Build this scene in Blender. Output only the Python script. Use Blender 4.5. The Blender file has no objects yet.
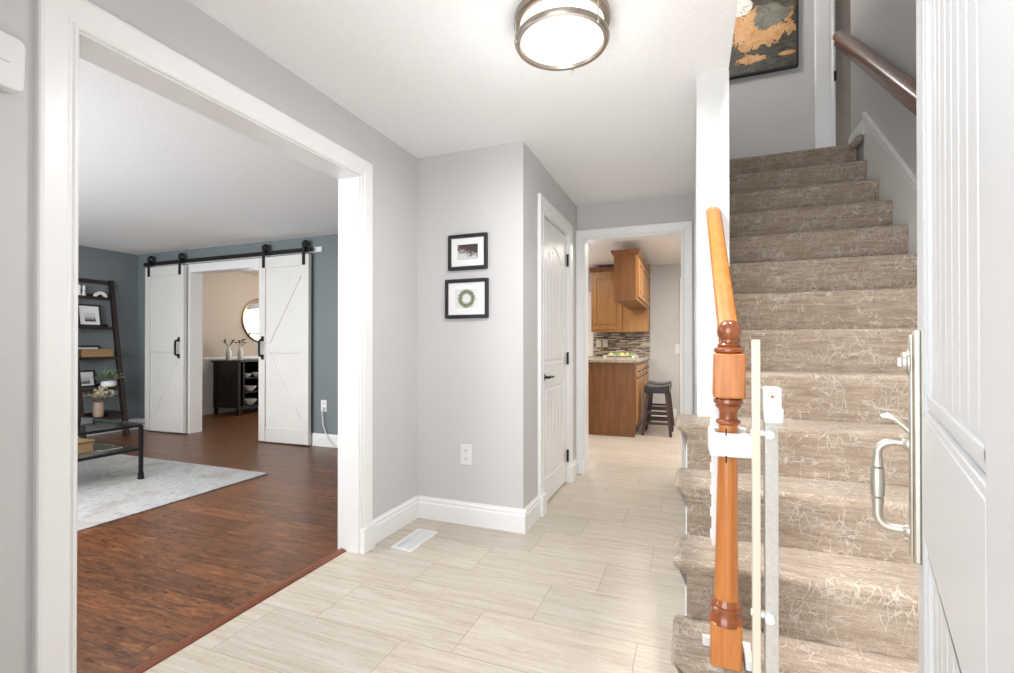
import bpy, bmesh, math, random
from mathutils import Vector, Matrix
random.seed(7)
sc = bpy.context.scene
COL = sc.collection
PI = math.pi

# ------------------------------------------------------------------ camera
cd = bpy.data.cameras.new('camera'); cam = bpy.data.objects.new('camera', cd); COL.objects.link(cam)
cd.sensor_width = 36; cd.lens = 474.95 / 1014 * 36; cd.shift_y = 7.04 / 1014; cd.clip_start = .02
cam.location = (0, 0, 1.1609); cam.rotation_euler = (PI / 2 + .0048, 0, .3681)
sc.camera = cam

# ------------------------------------------------------------------ world, daylight, added fill lights, exposure
w = bpy.data.worlds.new('sky'); sc.world = w; w.use_nodes = True
bg = w.node_tree.nodes['Background']; bg.inputs[0].default_value = (.86, .93, 1, 1); bg.inputs[1].default_value = 1.6
sc.view_settings.view_transform = 'Standard'; sc.view_settings.look = 'None'
sc.view_settings.gamma = 1; sc.view_settings.use_curve_mapping = False
sc.view_settings.exposure = 0.13

def area(name, loc, rot, sx, sy, power, col=(1, 1, 1), spread=PI):
    l = bpy.data.lights.new(name, 'AREA'); l.shape = 'RECTANGLE'; l.size = sx; l.size_y = sy
    l.energy = power; l.color = col; l.spread = spread
    o = bpy.data.objects.new(name, l); COL.objects.link(o); o.location = loc; o.rotation_euler = rot
    return o
def lamp(name, loc, power, col=(1, .93, .82), r=.15):
    l = bpy.data.lights.new(name, 'POINT'); l.energy = power; l.color = col; l.shadow_soft_size = r
    o = bpy.data.objects.new(name, l); COL.objects.link(o); o.location = loc
    return o
DAY = (.95, .975, 1)
area('daylight_front_door', (-.45, -1.3, 1.45), (PI / 2, 0, 0), 2.6, 2.5, 78, DAY)
area('fill_bounce', (-.68, .12, 1.15), (PI - math.radians(16), 0, 0), .6, .6, 9, (1, 1, 1))  # added fill near the camera, aimed up to brighten the ceiling
area('fill_lower_steps', (.74, -.02, 1.15), (PI / 2 - .45, 0, 0), .62, 1.3, 25, (1, .98, .95), math.radians(140))  # added fill for the lower steps, behind the invented sidelight
area('daylight_living_window', (-4.6, -.1, 1.5), (PI / 2, 0, 0), 3.4, 1.5, 95, DAY)
area('daylight_dining_window', (-4.7, 9.2, 1.5), (-PI / 2, 0, 0), 1.7, 1.5, 70, (1, .97, .92))
area('daylight_kitchen_window', (-2.1, 8.5, 1.5), (-PI / 2, 0, 0), .8, 1.1, 25, DAY)
area('fill_living', (-3.7, 1.5, 2.42), (0, 0, 0), 1.8, 1.8, 40, (1, .985, .96))  # added fill for the living room, no lamp known here
lamp('fill_dining', (-5.9, 6.8, 2.1), 42, (1, .93, .83), .2)  # added dining room fill without a fixture
area('fill_kitchen', (.4, 5.9, 2.48), (0, 0, 0), 1.4, 1.4, 64, (1, .94, .86))  # added to brighten the kitchen, no fixture modelled
area('fill_kitchen_sink', (-1.9, 6.6, 2.48), (0, 0, 0), .8, .8, 22, (1, .94, .86))  # second added kitchen fill, source unseen
lamp('fill_upstairs', (.2, 4.55, 4.6), 23, (1, .955, .91), .12)  # added fill for the upstairs wall, no fixture
area('fill_stairwell', (.62, 1.55, 4.97), (0, 0, 0), .25, .25, 17, (1, .955, .89), math.radians(58))  # unseen narrow fill added to lift the lower treads

# ------------------------------------------------------------------ materials
def nt(name):
    m = bpy.data.materials.new(name); m.use_nodes = True
    t = m.node_tree; b = t.nodes['Principled BSDF']
    return m, t, b
def N(t, typ, **kw):
    n = t.nodes.new(typ)
    for k, v in kw.items():
        if k == 'inp':
            for i, val in v.items(): n.inputs[i].default_value = val
        else: setattr(n, k, v)
    return n
def L(t, a, b): t.links.new(a, b)
def pos(t): return N(t, 'ShaderNodeNewGeometry').outputs['Position']
def mapping(t, src, scale=(1, 1, 1), rot=(0, 0, 0), loc=(0, 0, 0)):
    m = N(t, 'ShaderNodeMapping'); m.inputs['Scale'].default_value = scale
    m.inputs['Rotation'].default_value = rot; m.inputs['Location'].default_value = loc
    L(t, src, m.inputs[0]); return m.outputs[0]
def ramp(t, src, stops, interp='LINEAR'):
    r = N(t, 'ShaderNodeValToRGB'); r.color_ramp.interpolation = interp
    e = r.color_ramp.elements
    while len(e) < len(stops): e.new(.5)
    for el, (p, c) in zip(e, stops):
        el.position = p; el.color = (*c, 1) if len(c) == 3 else c
    L(t, src, r.inputs[0]); return r.outputs[0]
def math_(t, op, a, b=None):
    n = N(t, 'ShaderNodeMath', operation=op)
    for i, x in enumerate((a, b)):
        if x is None: continue
        if isinstance(x, (int, float)): n.inputs[i].default_value = x
        else: L(t, x, n.inputs[i])
    return n.outputs[0]
def mixc(t, fac, a, b, mode='MIX'):
    n = N(t, 'ShaderNodeMix', data_type='RGBA', blend_type=mode)
    if isinstance(fac, (int, float)): n.inputs[0].default_value = fac
    else: L(t, fac, n.inputs[0])
    for i, x in ((6, a), (7, b)):
        if isinstance(x, tuple): n.inputs[i].default_value = (*x, 1)
        else: L(t, x, n.inputs[i])
    return n.outputs[2]
def bump(t, b, h, strength=.2, dist=.01):
    n = N(t, 'ShaderNodeBump'); n.inputs['Strength'].default_value = strength
    n.inputs['Distance'].default_value = dist; L(t, h, n.inputs['Height']); L(t, n.outputs[0], b.inputs['Normal'])
def noise(t, src, scale, detail=3, rough=.5, dist=0):
    n = N(t, 'ShaderNodeTexNoise'); n.inputs['Scale'].default_value = scale
    n.inputs['Detail'].default_value = detail; n.inputs['Roughness'].default_value = rough
    n.inputs['Distortion'].default_value = dist; L(t, src, n.inputs['Vector']); return n.outputs[0]

def plain(name, col, rough=.5, metal=0, var=.06, scale=8, bstr=0, bscale=60, coat=0, spec=None):
    m, t, b = nt(name)
    p = N(t, 'ShaderNodeTexCoord').outputs['Object']
    n = noise(t, p, scale, 4)
    lo = tuple(c * (1 - var) for c in col); hi = tuple(min(1, c * (1 + var)) for c in col)
    L(t, ramp(t, n, [(.3, lo), (.7, hi)]), b.inputs['Base Color'])
    b.inputs['Roughness'].default_value = rough; b.inputs['Metallic'].default_value = metal
    b.inputs['Coat Weight'].default_value = coat
    if spec is not None: b.inputs['Specular IOR Level'].default_value = spec
    if bstr: bump(t, b, noise(t, p, bscale, 3), bstr, .004)
    return m

def wood(name, dark, light, axis=2, rough=.35, coat=.0, grain=22):
    """fine straight grain along the given axis"""
    m, t, b = nt(name)
    p = N(t, 'ShaderNodeTexCoord').outputs['Object']
    s = [grain, grain, grain]; s[axis] = grain * .07
    q = mapping(t, p, tuple(s))
    n1 = noise(t, q, 1.0, 6, .6, .6); n2 = noise(t, mapping(t, p, tuple(x * 4 for x in s)), 1.0, 3, .6)
    f = math_(t, 'ADD', math_(t, 'MULTIPLY', n1, .7), math_(t, 'MULTIPLY', n2, .3))
    L(t, ramp(t, f, [(.34, dark), (.52, tuple((a + b_) / 2 for a, b_ in zip(dark, light))), (.68, light)]), b.inputs['Base Color'])
    b.inputs['Roughness'].default_value = rough; b.inputs['Coat Weight'].default_value = coat
    b.inputs['Coat Roughness'].default_value = .15
    bump(t, b, f, .08, .003)
    return m

M = {}
M['wall'] = plain('wall_paint_grey', (.605, .594, .592), .65, var=.015, scale=2, bstr=.05, bscale=180)
M['wall_white'] = plain('wall_paint_white', (.66, .66, .65), .5, var=.01)
M['wall_blue'] = plain('wall_paint_blue_grey', (.185, .215, .225), .6, var=.03, scale=2, bstr=.05, bscale=180)
M['wall_beige'] = plain('wall_paint_beige', (.62, .53, .45), .6, var=.02, scale=2)
M['ceiling'] = plain('ceiling_paint', (.89, .895, .89), .8, var=.02, scale=40, bstr=.35, bscale=70)
M['trim'] = plain('trim_white', (.86, .86, .85), .32, var=.01)
M['door_white'] = plain('door_white', (.64, .64, .64), .38, var=.01, scale=3)
M['barn_white'] = plain('barn_door_white', (.76, .74, .70), .5, var=.02, scale=4)
M['plastic'] = plain('white_plastic', (.78, .78, .77), .35, var=.01)
M['cream'] = plain('cream_enamel', (.72, .665, .55), .35, var=.02)
M['greywhite'] = plain('grey_white_metal', (.56, .53, .485), .4, var=.08, scale=90)
M['black_metal'] = plain('black_metal', (.012, .012, .013), .45, .3, var=.2)
M['black_frame'] = plain('black_frame', (.018, .017, .018), .4, var=.2)
M['nickel'] = plain('brushed_nickel', (.60, .565, .49), .44, 1, var=.05, scale=50)
M['bronze_ring'] = plain('warm_brushed_metal', (.40, .35, .30), .36, 1, var=.05, scale=60)
M['brass'] = plain('brass_mirror_rim', (.38, .28, .14), .35, 1)
M['espresso'] = wood('espresso_wood', (.010, .006, .005), (.035, .018, .013), 2, .4)
M['black_wood'] = wood('black_stained_wood', (.004, .003, .003), (.010, .007, .006), 2, .45)
M['stool_wood'] = wood('stool_wood', (.030, .012, .010), (.075, .032, .026), 2, .4)
M['leather'] = plain('black_leather', (.012, .011, .012), .3, var=.2, bstr=.2, bscale=120)
M['honey'] = wood('honey_oak', (.42, .130, .024), (.66, .255, .062), 2, .34, .2, 26)
M['honey_rail'] = wood('honey_oak_rail', (.40, .108, .012), (.64, .22, .032), 1, .42, .08, 26)
M['honey_dark'] = plain('honey_oak_turned', (.27, .072, .018), .2, var=.25, scale=30, coat=.6)
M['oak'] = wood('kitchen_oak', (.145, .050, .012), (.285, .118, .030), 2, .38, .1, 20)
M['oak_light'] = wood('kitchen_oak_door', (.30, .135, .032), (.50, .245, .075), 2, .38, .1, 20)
M['copper_rail'] = wood('stained_wall_rail', (.12, .048, .030), (.26, .118, .078), 1, .3, .4, 22)
M['shaded_door'] = plain('door_shade_brown', (.30, .26, .22), .5)  # shade put into the door colour as brown
M['threshold'] = wood('reddish_threshold', (.13, .036, .015), (.25, .075, .03), 1, .35, .2, 20)
M['wicker'] = None
M['gap'] = plain('dark_gap', (.01, .01, .01), .9)
M['grey_slot'] = plain('grey_vent', (.50, .53, .58), .5)
M['mat_board'] = plain('mat_board', (.86, .86, .85), .7, var=.01)
M['pot_white'] = plain('white_ceramic', (.82, .81, .78), .25)
M['pot_tan'] = plain('tan_ceramic', (.42, .30, .22), .45)
M['leaf'] = plain('sage_leaf', (.19, .25, .16), .55, var=.4, scale=30)
M['leaf_dark'] = plain('dark_sprig', (.06, .055, .04), .6, var=.3, scale=30)
M['dried'] = plain('dried_flower', (.68, .60, .45), .7, var=.3, scale=40)
M['twig'] = plain('twig', (.20, .13, .08), .8)
M['fruit_y'] = plain('yellow_fruit', (.75, .66, .22), .4, var=.15, scale=20)
M['fruit_g'] = plain('green_fruit', (.25, .38, .10), .45, var=.2, scale=20)
M['book'] = plain('pale_book', (.55, .52, .46), .6)

def glass(name, tint=(.93, .97, .95), refl=.5):
    m, t, b = nt(name)
    tr = N(t, 'ShaderNodeBsdfTransparent'); tr.inputs[0].default_value = (*tint, 1)
    gl = N(t, 'ShaderNodeBsdfGlossy'); gl.inputs['Roughness'].default_value = .02
    fr = N(t, 'ShaderNodeFresnel'); fr.inputs[0].default_value = 1.5
    mx = N(t, 'ShaderNodeMixShader')
    L(t, math_(t, 'MULTIPLY', fr.outputs[0], refl * 2), mx.inputs[0])
    L(t, tr.outputs[0], mx.inputs[1]); L(t, gl.outputs[0], mx.inputs[2])
    L(t, mx.outputs[0], t.nodes['Material Output'].inputs[0])
    return m
M['glass'] = glass('clear_glass', (.97, .99, .98), .35)
M['pane'] = glass('window_glass', (.98, .99, 1), .3)
def mirror():
    m, t, b = nt('mirror_silver'); b.inputs['Metallic'].default_value = 1
    b.inputs['Roughness'].default_value = .015; b.inputs['Base Color'].default_value = (.92, .93, .93, 1); return m
M['mirror'] = mirror()
def emit(name, col, s):
    m, t, b = nt(name); b.inputs['Base Color'].default_value = (*col, 1)
    b.inputs['Emission Color'].default_value = (*col, 1); b.inputs['Emission Strength'].default_value = s; return m
M['diffuser'] = emit('lamp_diffuser', (1, .94, .86), 1.0)
M['daylit'] = emit('bright_outdoors', (.95, .98, 1), 2.0)

def wicker():
    m, t, b = nt('woven_wicker'); p = N(t, 'ShaderNodeTexCoord').outputs['Object']
    w1 = N(t, 'ShaderNodeTexWave', bands_direction='DIAGONAL'); w1.inputs['Scale'].default_value = 60; w1.inputs['Distortion'].default_value = 3
    L(t, p, w1.inputs[0])
    L(t, ramp(t, w1.outputs[1], [(.1, (.20, .11, .045)), (.8, (.50, .33, .165))]), b.inputs['Base Color'])
    b.inputs['Roughness'].default_value = .7; bump(t, b, w1.outputs[1], .5, .004); return m
M['wicker'] = wicker()

def tile():
    m, t, b = nt('travertine_plank_tile')
    sx = N(t, 'ShaderNodeSeparateXYZ'); P = pos(t); L(t, P, sx.inputs[0])
    HH, LL = .3145, .65
    yy = math_(t, 'DIVIDE', math_(t, 'SUBTRACT', sx.outputs[1], .032), HH)
    row = math_(t, 'FLOOR', yy); fy = math_(t, 'FRACT', yy)
    xx = math_(t, 'DIVIDE', math_(t, 'SUBTRACT', sx.outputs[0], math_(t, 'ADD', math_(t, 'MULTIPLY', row, .2165), -.845 - 5 * .2165 - 6.5)), LL)
    colm = math_(t, 'FLOOR', xx); fx = math_(t, 'FRACT', xx)
    dx = math_(t, 'MULTIPLY', math_(t, 'MINIMUM', fx, math_(t, 'SUBTRACT', 1, fx)), LL)
    dy = math_(t, 'MULTIPLY', math_(t, 'MINIMUM', fy, math_(t, 'SUBTRACT', 1, fy)), HH)
    dd = math_(t, 'MINIMUM', dx, dy)
    g = ramp(t, math_(t, 'MULTIPLY', dd, 100), [(.09, (0, 0, 0)), (.2, (1, 1, 1))])
    cb = N(t, 'ShaderNodeCombineXYZ'); L(t, colm, cb.inputs[0]); L(t, row, cb.inputs[1])
    wn = N(t, 'ShaderNodeTexWhiteNoise', noise_dimensions='3D'); L(t, cb.outputs[0], wn.inputs['Vector'])
    va = N(t, 'ShaderNodeVectorMath', operation='MULTIPLY_ADD'); L(t, wn.outputs['Color'], va.inputs[0])
    va.inputs[1].default_value = (7, 7, 7); L(t, P, va.inputs[2])
    q = mapping(t, va.outputs[0], (1.6, 26, 1))
    n1 = noise(t, q, 1.3, 7, .62, .8); n2 = noise(t, mapping(t, va.outputs[0], (7, 90, 1)), 1.5, 4, .6, .4)
    n3 = noise(t, mapping(t, va.outputs[0], (40, 90, 1)), 1.5, 5, .75, .8)
    f = math_(t, 'ADD', math_(t, 'ADD', math_(t, 'MULTIPLY', n1, .5), math_(t, 'MULTIPLY', n2, .22)), math_(t, 'MULTIPLY', n3, .28))
    c = ramp(t, f, [(.32, (.38, .305, .23)), (.43, (.505, .435, .355)), (.54, (.585, .53, .455)), (.68, (.64, .60, .54))])
    vn = ramp(t, noise(t, mapping(t, va.outputs[0], (3, 60, 1)), 1.2, 6, .7, .6), [(.55, (0, 0, 0)), (.68, (1, 1, 1))])
    c = mixc(t, math_(t, 'MULTIPLY', vn, .45), c, (.40, .315, .225))
    vv = ramp(t, wn.outputs['Value'], [(0, (.92, .92, .92)), (1, (1.04, 1.03, 1.02))])
    c = mixc(t, 1.0, c, vv, 'MULTIPLY')
    c = mixc(t, g, (.33, .265, .205), c)
    L(t, c, b.inputs['Base Color']); b.inputs['Roughness'].default_value = .42
    bump(t, b, math_(t, 'ADD', math_(t, 'MULTIPLY', f, .15), g), .25, .002)
    return m
M['tile'] = tile()

def plankfloor():
    m, t, b = nt('dark_handscraped_floor')
    sx = N(t, 'ShaderNodeSeparateXYZ'); P = pos(t); L(t, P, sx.inputs[0])
    HH, LL = .128, 1.25
    yy = math_(t, 'DIVIDE', sx.outputs[1], HH); row = math_(t, 'FLOOR', yy); fy = math_(t, 'FRACT', yy)
    w0 = N(t, 'ShaderNodeTexWhiteNoise', noise_dimensions='1D'); L(t, row, w0.inputs['W'])
    xx = math_(t, 'ADD', math_(t, 'DIVIDE', sx.outputs[0], LL), math_(t, 'MULTIPLY', w0.outputs['Value'], 5))
    colm = math_(t, 'FLOOR', xx); fx = math_(t, 'FRACT', xx)
    dx = math_(t, 'MULTIPLY', math_(t, 'MINIMUM', fx, math_(t, 'SUBTRACT', 1, fx)), LL)
    dy = math_(t, 'MULTIPLY', math_(t, 'MINIMUM', fy, math_(t, 'SUBTRACT', 1, fy)), HH)
    g = ramp(t, math_(t, 'MULTIPLY', math_(t, 'MINIMUM', dx, dy), 100), [(.08, (0, 0, 0)), (.28, (1, 1, 1))])
    cb = N(t, 'ShaderNodeCombineXYZ'); L(t, colm, cb.inputs[0]); L(t, row, cb.inputs[1])
    wn = N(t, 'ShaderNodeTexWhiteNoise', noise_dimensions='3D'); L(t, cb.outputs[0], wn.inputs['Vector'])
    va = N(t, 'ShaderNodeVectorMath', operation='MULTIPLY_ADD'); L(t, wn.outputs['Color'], va.inputs[0])
    va.inputs[1].default_value = (9, 9, 9); L(t, P, va.inputs[2])
    n1 = noise(t, mapping(t, va.outputs[0], (2.6, 17, 1)), 1.6, 6, .66, 1.3)
    n2 = noise(t, mapping(t, va.outputs[0], (11, 48, 1)), 1.3, 4, .65, 1.2)
    f = math_(t, 'ADD', math_(t, 'MULTIPLY', n1, .6), math_(t, 'MULTIPLY', n2, .4))
    c = ramp(t, f, [(.3, (.042, .015, .007)), (.45, (.105, .038, .014)), (.56, (.19, .072, .025)), (.70, (.37, .170, .062))])
    vv = ramp(t, wn.outputs['Value'], [(0, (.76, .76, .78)), (1, (1.15, 1.12, 1.1))])
    c = mixc(t, 1.0, c, vv, 'MULTIPLY'); c = mixc(t, g, (.03, .014, .009), c)
    L(t, c, b.inputs['Base Color'])
    L(t, ramp(t, n2, [(.3, (.26,) * 3), (.7, (.40,) * 3)]), b.inputs['Roughness'])
    bump(t, b, math_(t, 'ADD', math_(t, 'MULTIPLY', f, .8), math_(t, 'MULTIPLY', g, .6)), .22, .004)
    return m
M['plank'] = plankfloor()

def carpet():
    m, t, b = nt('stair_carpet')
    P = pos(t)
    # streaky pile, broken thin pale lines in a crackle
    st = noise(t, mapping(t, P, (4.5, 34, 44)), 1.6, 5, .68, .3)
    tuft = noise(t, P, 190, 3, .75)
    dist = N(t, 'ShaderNodeVectorMath', operation='MULTIPLY_ADD')
    nn = N(t, 'ShaderNodeTexNoise'); nn.inputs['Scale'].default_value = 30; nn.inputs['Detail'].default_value = 3; L(t, P, nn.inputs['Vector'])
    L(t, nn.outputs['Color'], dist.inputs[0]); dist.inputs[1].default_value = (.005, .005, .005); L(t, P, dist.inputs[2])
    def crack(sc_, rot, thr, seed, bs, b0):
        v = N(t, 'ShaderNodeTexVoronoi', feature='DISTANCE_TO_EDGE'); v.inputs['Scale'].default_value = 1
        L(t, mapping(t, dist.outputs[0], sc_, rot, (seed, seed, seed)), v.inputs['Vector'])
        e = ramp(t, v.outputs['Distance'], [(thr * .4, (1, 1, 1)), (thr, (0, 0, 0))])
        k = ramp(t, noise(t, mapping(t, P, (bs, bs, bs), (0, 0, 0), (seed, 0, seed)), 1, 2, .6), [(b0, (0, 0, 0)), (b0 + .08, (1, 1, 1))])
        return math_(t, 'MULTIPLY', e, k)
    c1 = crack((10, 46, 52), (0, .06, .05), .055, 3.1, 13, .52)      # dashes across the step
    c2 = crack((34, 11, 12), (.1, -.35, .25), .050, 8.3, 10, .50)    # thin upright twigs
    c3 = crack((24, 19, 22), (.4, .5, .8), .040, 5.7, 9, .50)
    lines = math_(t, 'MAXIMUM', math_(t, 'MAXIMUM', c1, c2), c3)
    base = ramp(t, st, [(.30, (.25, .186, .130)), (.5, (.37, .292, .220)), (.70, (.485, .40, .316))])
    base = mixc(t, math_(t, 'MULTIPLY', lines, .40), base, (.80, .735, .65))
    tv = ramp(t, tuft, [(.3, (.72, .72, .72)), (.7, (1.2, 1.2, 1.2))])
    c = mixc(t, 1.0, base, tv, 'MULTIPLY')
    L(t, c, b.inputs['Base Color']); b.inputs['Roughness'].default_value = .95
    b.inputs['Specular IOR Level'].default_value = .1
    b.inputs['Sheen Weight'].default_value = .3; b.inputs['Sheen Roughness'].default_value = .5
    bump(t, b, math_(t, 'ADD', tuft, math_(t, 'MULTIPLY', lines, .6)), .7, .008)
    return m
M['carpet'] = carpet()

def rugmat():
    m, t, b = nt('distressed_rug'); P = pos(t)
    n1 = noise(t, P, 3.2, 6, .65, .6); n2 = noise(t, mapping(t, P, (30, 12, 1)), 1.5, 4, .7, .5)
    v = N(t, 'ShaderNodeTexVoronoi', feature='DISTANCE_TO_EDGE'); v.inputs['Scale'].default_value = 5.5; L(t, P, v.inputs['Vector'])
    vv = ramp(t, v.outputs['Distance'], [(.02, (1, 1, 1)), (.10, (0, 0, 0))])
    c = ramp(t, n1, [(.34, (.33, .31, .285)), (.5, (.44, .435, .43)), (.64, (.36, .375, .40))])
    k = math_(t, 'MULTIPLY', ramp(t, n2, [(.52, (0, 0, 0)), (.62, (1, 1, 1))]), .7)
    c = mixc(t, k, c, (.22, .22, .23)); c = mixc(t, math_(t, 'MULTIPLY', vv, math_(t, 'MULTIPLY', n2, .35)), c, (.40, .39, .38))
    L(t, c, b.inputs['Base Color']); b.inputs['Roughness'].default_value = .95
    bump(t, b, n2, .3, .004); return m
M['rug'] = rugmat()

def mosaic():
    m, t, b = nt('mosaic_strip_tile')
    s = N(t, 'ShaderNodeSeparateXYZ'); L(t, pos(t), s.inputs[0])
    cb = N(t, 'ShaderNodeCombineXYZ'); L(t, s.outputs[0], cb.inputs[0]); L(t, s.outputs[2], cb.inputs[1])
    br = N(t, 'ShaderNodeTexBrick'); br.offset = .37; br.offset_frequency = 2; br.squash = .7; br.squash_frequency = 3
    for k, v_ in (('Scale', 1.0), ('Brick Width', .14), ('Row Height', .0185), ('Mortar Size', .0018), ('Bias', 0.0)): br.inputs[k].default_value = v_
    br.inputs['Color1'].default_value = (0, 0, 0, 1); br.inputs['Color2'].default_value = (1, 1, 1, 1); br.inputs['Mortar'].default_value = (.5, .5, .5, 1)
    L(t, cb.outputs[0], br.inputs['Vector'])
    c = ramp(t, br.outputs['Color'], [(0, (.035, .022, .015)), (.22, (.13, .085, .06)), (.42, (.42, .34, .25)), (.62, (.20, .20, .19)), (.8, (.60, .54, .44))], 'CONSTANT')
    L(t, c, b.inputs['Base Color']); b.inputs['Roughness'].default_value = .2; return m
M['mosaic'] = mosaic()
def granite():
    m, t, b = nt('beige_granite'); P = pos(t)
    v = noise(t, P, 45, 6, .7)
    L(t, ramp(t, v, [(.3, (.12, .09, .07)), (.45, (.42, .34, .25)), (.6, (.60, .52, .42)), (.75, (.50, .40, .28))]), b.inputs['Base Color'])
    b.inputs['Roughness'].default_value = .18; return m
M['granite'] = granite()

def print_bouquet():
    m, t, b = nt('print_bouquet'); G = N(t, 'ShaderNodeTexCoord').outputs['Generated']
    s = N(t, 'ShaderNodeSeparateXYZ'); L(t, G, s.inputs[0])
    n = noise(t, mapping(t, G, (1, 1, .8)), 7, 6, .7, .8)
    up = math_(t, 'MULTIPLY', math_(t, 'SUBTRACT', s.outputs[2], .35), .55)
    rt = math_(t, 'MULTIPLY', math_(t, 'SUBTRACT', s.outputs[0], .3), .22)
    f = math_(t, 'ADD', math_(t, 'ADD', n, up), rt)
    c = ramp(t, f, [(.45, (.62, .62, .60)), (.58, (.40, .40, .38)), (.66, (.10, .05, .05)), (.80, (.05, .045, .04))])
    L(t, c, b.inputs['Base Color']); b.inputs['Roughness'].default_value = .6; return m
def print_wreath():
    m, t, b = nt('print_wreath'); G = N(t, 'ShaderNodeTexCoord').outputs['Generated']
    s = N(t, 'ShaderNodeSeparateXYZ'); L(t, G, s.inputs[0])
    dx = math_(t, 'MULTIPLY', math_(t, 'SUBTRACT', s.outputs[0], .5), 1.3); dz = math_(t, 'SUBTRACT', s.outputs[2], .5)
    r = math_(t, 'SQRT', math_(t, 'ADD', math_(t, 'MULTIPLY', dx, dx), math_(t, 'MULTIPLY', dz, dz)))
    n = noise(t, G, 14, 4, .7, .5)
    ring = math_(t, 'ABSOLUTE', math_(t, 'SUBTRACT', r, .36))
    f = math_(t, 'ADD', ring, math_(t, 'MULTIPLY', math_(t, 'SUBTRACT', n, .5), .35))
    c = ramp(t, f, [(.04, (.16, .19, .11)), (.10, (.36, .38, .28)), (.15, (.74, .74, .73))])
    L(t, c, b.inputs['Base Color']); b.inputs['Roughness'].default_value = .6; return m
def print_grass(name):
    m, t, b = nt(name); G = N(t, 'ShaderNodeTexCoord').outputs['Generated']
    s = N(t, 'ShaderNodeSeparateXYZ'); L(t, G, s.inputs[0])
    n = noise(t, mapping(t, G, (9, 9, 2.2), (.5, 0, 0)), 1.6, 5, .65, .6)
    f = math_(t, 'SUBTRACT', n, math_(t, 'MULTIPLY', s.outputs[2], .5))
    c = ramp(t, f, [(.24, (.66, .69, .70)), (.32, (.26, .27, .26)), (.42, (.05, .05, .05))])
    L(t, c, b.inputs['Base Color']); b.inputs['Roughness'].default_value = .6; return m
M['print_bouquet'] = print_bouquet(); M['print_wreath'] = print_wreath()
M['print_grass'] = print_grass('print_grass'); M['print_field'] = print_grass('print_field')
def canvas():
    m, t, b = nt('relief_canvas'); P = N(t, 'ShaderNodeTexCoord').outputs['Object']
    s = N(t, 'ShaderNodeSeparateXYZ'); L(t, P, s.inputs[0])
    # canvas lies in x (right) / z (up); object origin at its lower right corner
    n1 = noise(t, P, 7, 7, .68, .8); n2 = noise(t, mapping(t, P, (5, 1, 12), (0, .35, 0)), 2.2, 5, .6, 1.2)
    def blob(cx, cz, sx_, sz_, r0):
        dx = math_(t, 'DIVIDE', math_(t, 'SUBTRACT', s.outputs[0], cx), sx_); dz = math_(t, 'DIVIDE', math_(t, 'SUBTRACT', s.outputs[2], cz), sz_)
        r = math_(t, 'SQRT', math_(t, 'ADD', math_(t, 'MULTIPLY', dx, dx), math_(t, 'MULTIPLY', dz, dz)))
        return math_(t, 'ADD', r, math_(t, 'MULTIPLY', math_(t, 'SUBTRACT', n1, .5), r0))
    gold = math_(t, 'SUBTRACT', 1.0, ramp(t, blob(-.36, .45, .36, .24, 2.6), [(.84, (0, 0, 0)), (.9, (1, 1, 1))]))
    isl = math_(t, 'SUBTRACT', 1.0, ramp(t, blob(-.40, .15, .13, .055, 3.2), [(.84, (0, 0, 0)), (.9, (1, 1, 1))]))
    isl2 = math_(t, 'SUBTRACT', 1.0, ramp(t, blob(-.10, .15, .08, .025, 1.2), [(.84, (0, 0, 0)), (.9, (1, 1, 1))]))
    cloud = math_(t, 'SUBTRACT', 1.0, ramp(t, blob(-.24, .55, .17, .145, 1.5), [(.86, (0, 0, 0)), (.92, (1, 1, 1))]))
    pale_disc = math_(t, 'SUBTRACT', 1.0, ramp(t, blob(-.52, .70, .13, .10, .1), [(.9, (0, 0, 0)), (.96, (1, 1, 1))]))  # pale disc mixed into the canvas colour
    dark = ramp(t, n2, [(.35, (.035, .033, .028)), (.55, (.095, .09, .072)), (.72, (.16, .15, .12))])
    gc = ramp(t, n1, [(.35, (.50, .25, .10)), (.5, (.72, .40, .18)), (.65, (.80, .48, .24))])
    cl = ramp(t, n1, [(.3, (.11, .105, .08)), (.6, (.27, .26, .205))])
    g = math_(t, 'MAXIMUM', math_(t, 'MAXIMUM', gold, isl), isl2)
    c = mixc(t, g, dark, gc); c = mixc(t, cloud, c, cl); c = mixc(t, pale_disc, c, (.9, .87, .8))
    L(t, c, b.inputs['Base Color']); b.inputs['Roughness'].default_value = .45
    bump(t, b, math_(t, 'ADD', n2, math_(t, 'MULTIPLY', g, .5)), .8, .015); return m
M['canvas'] = canvas()

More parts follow.
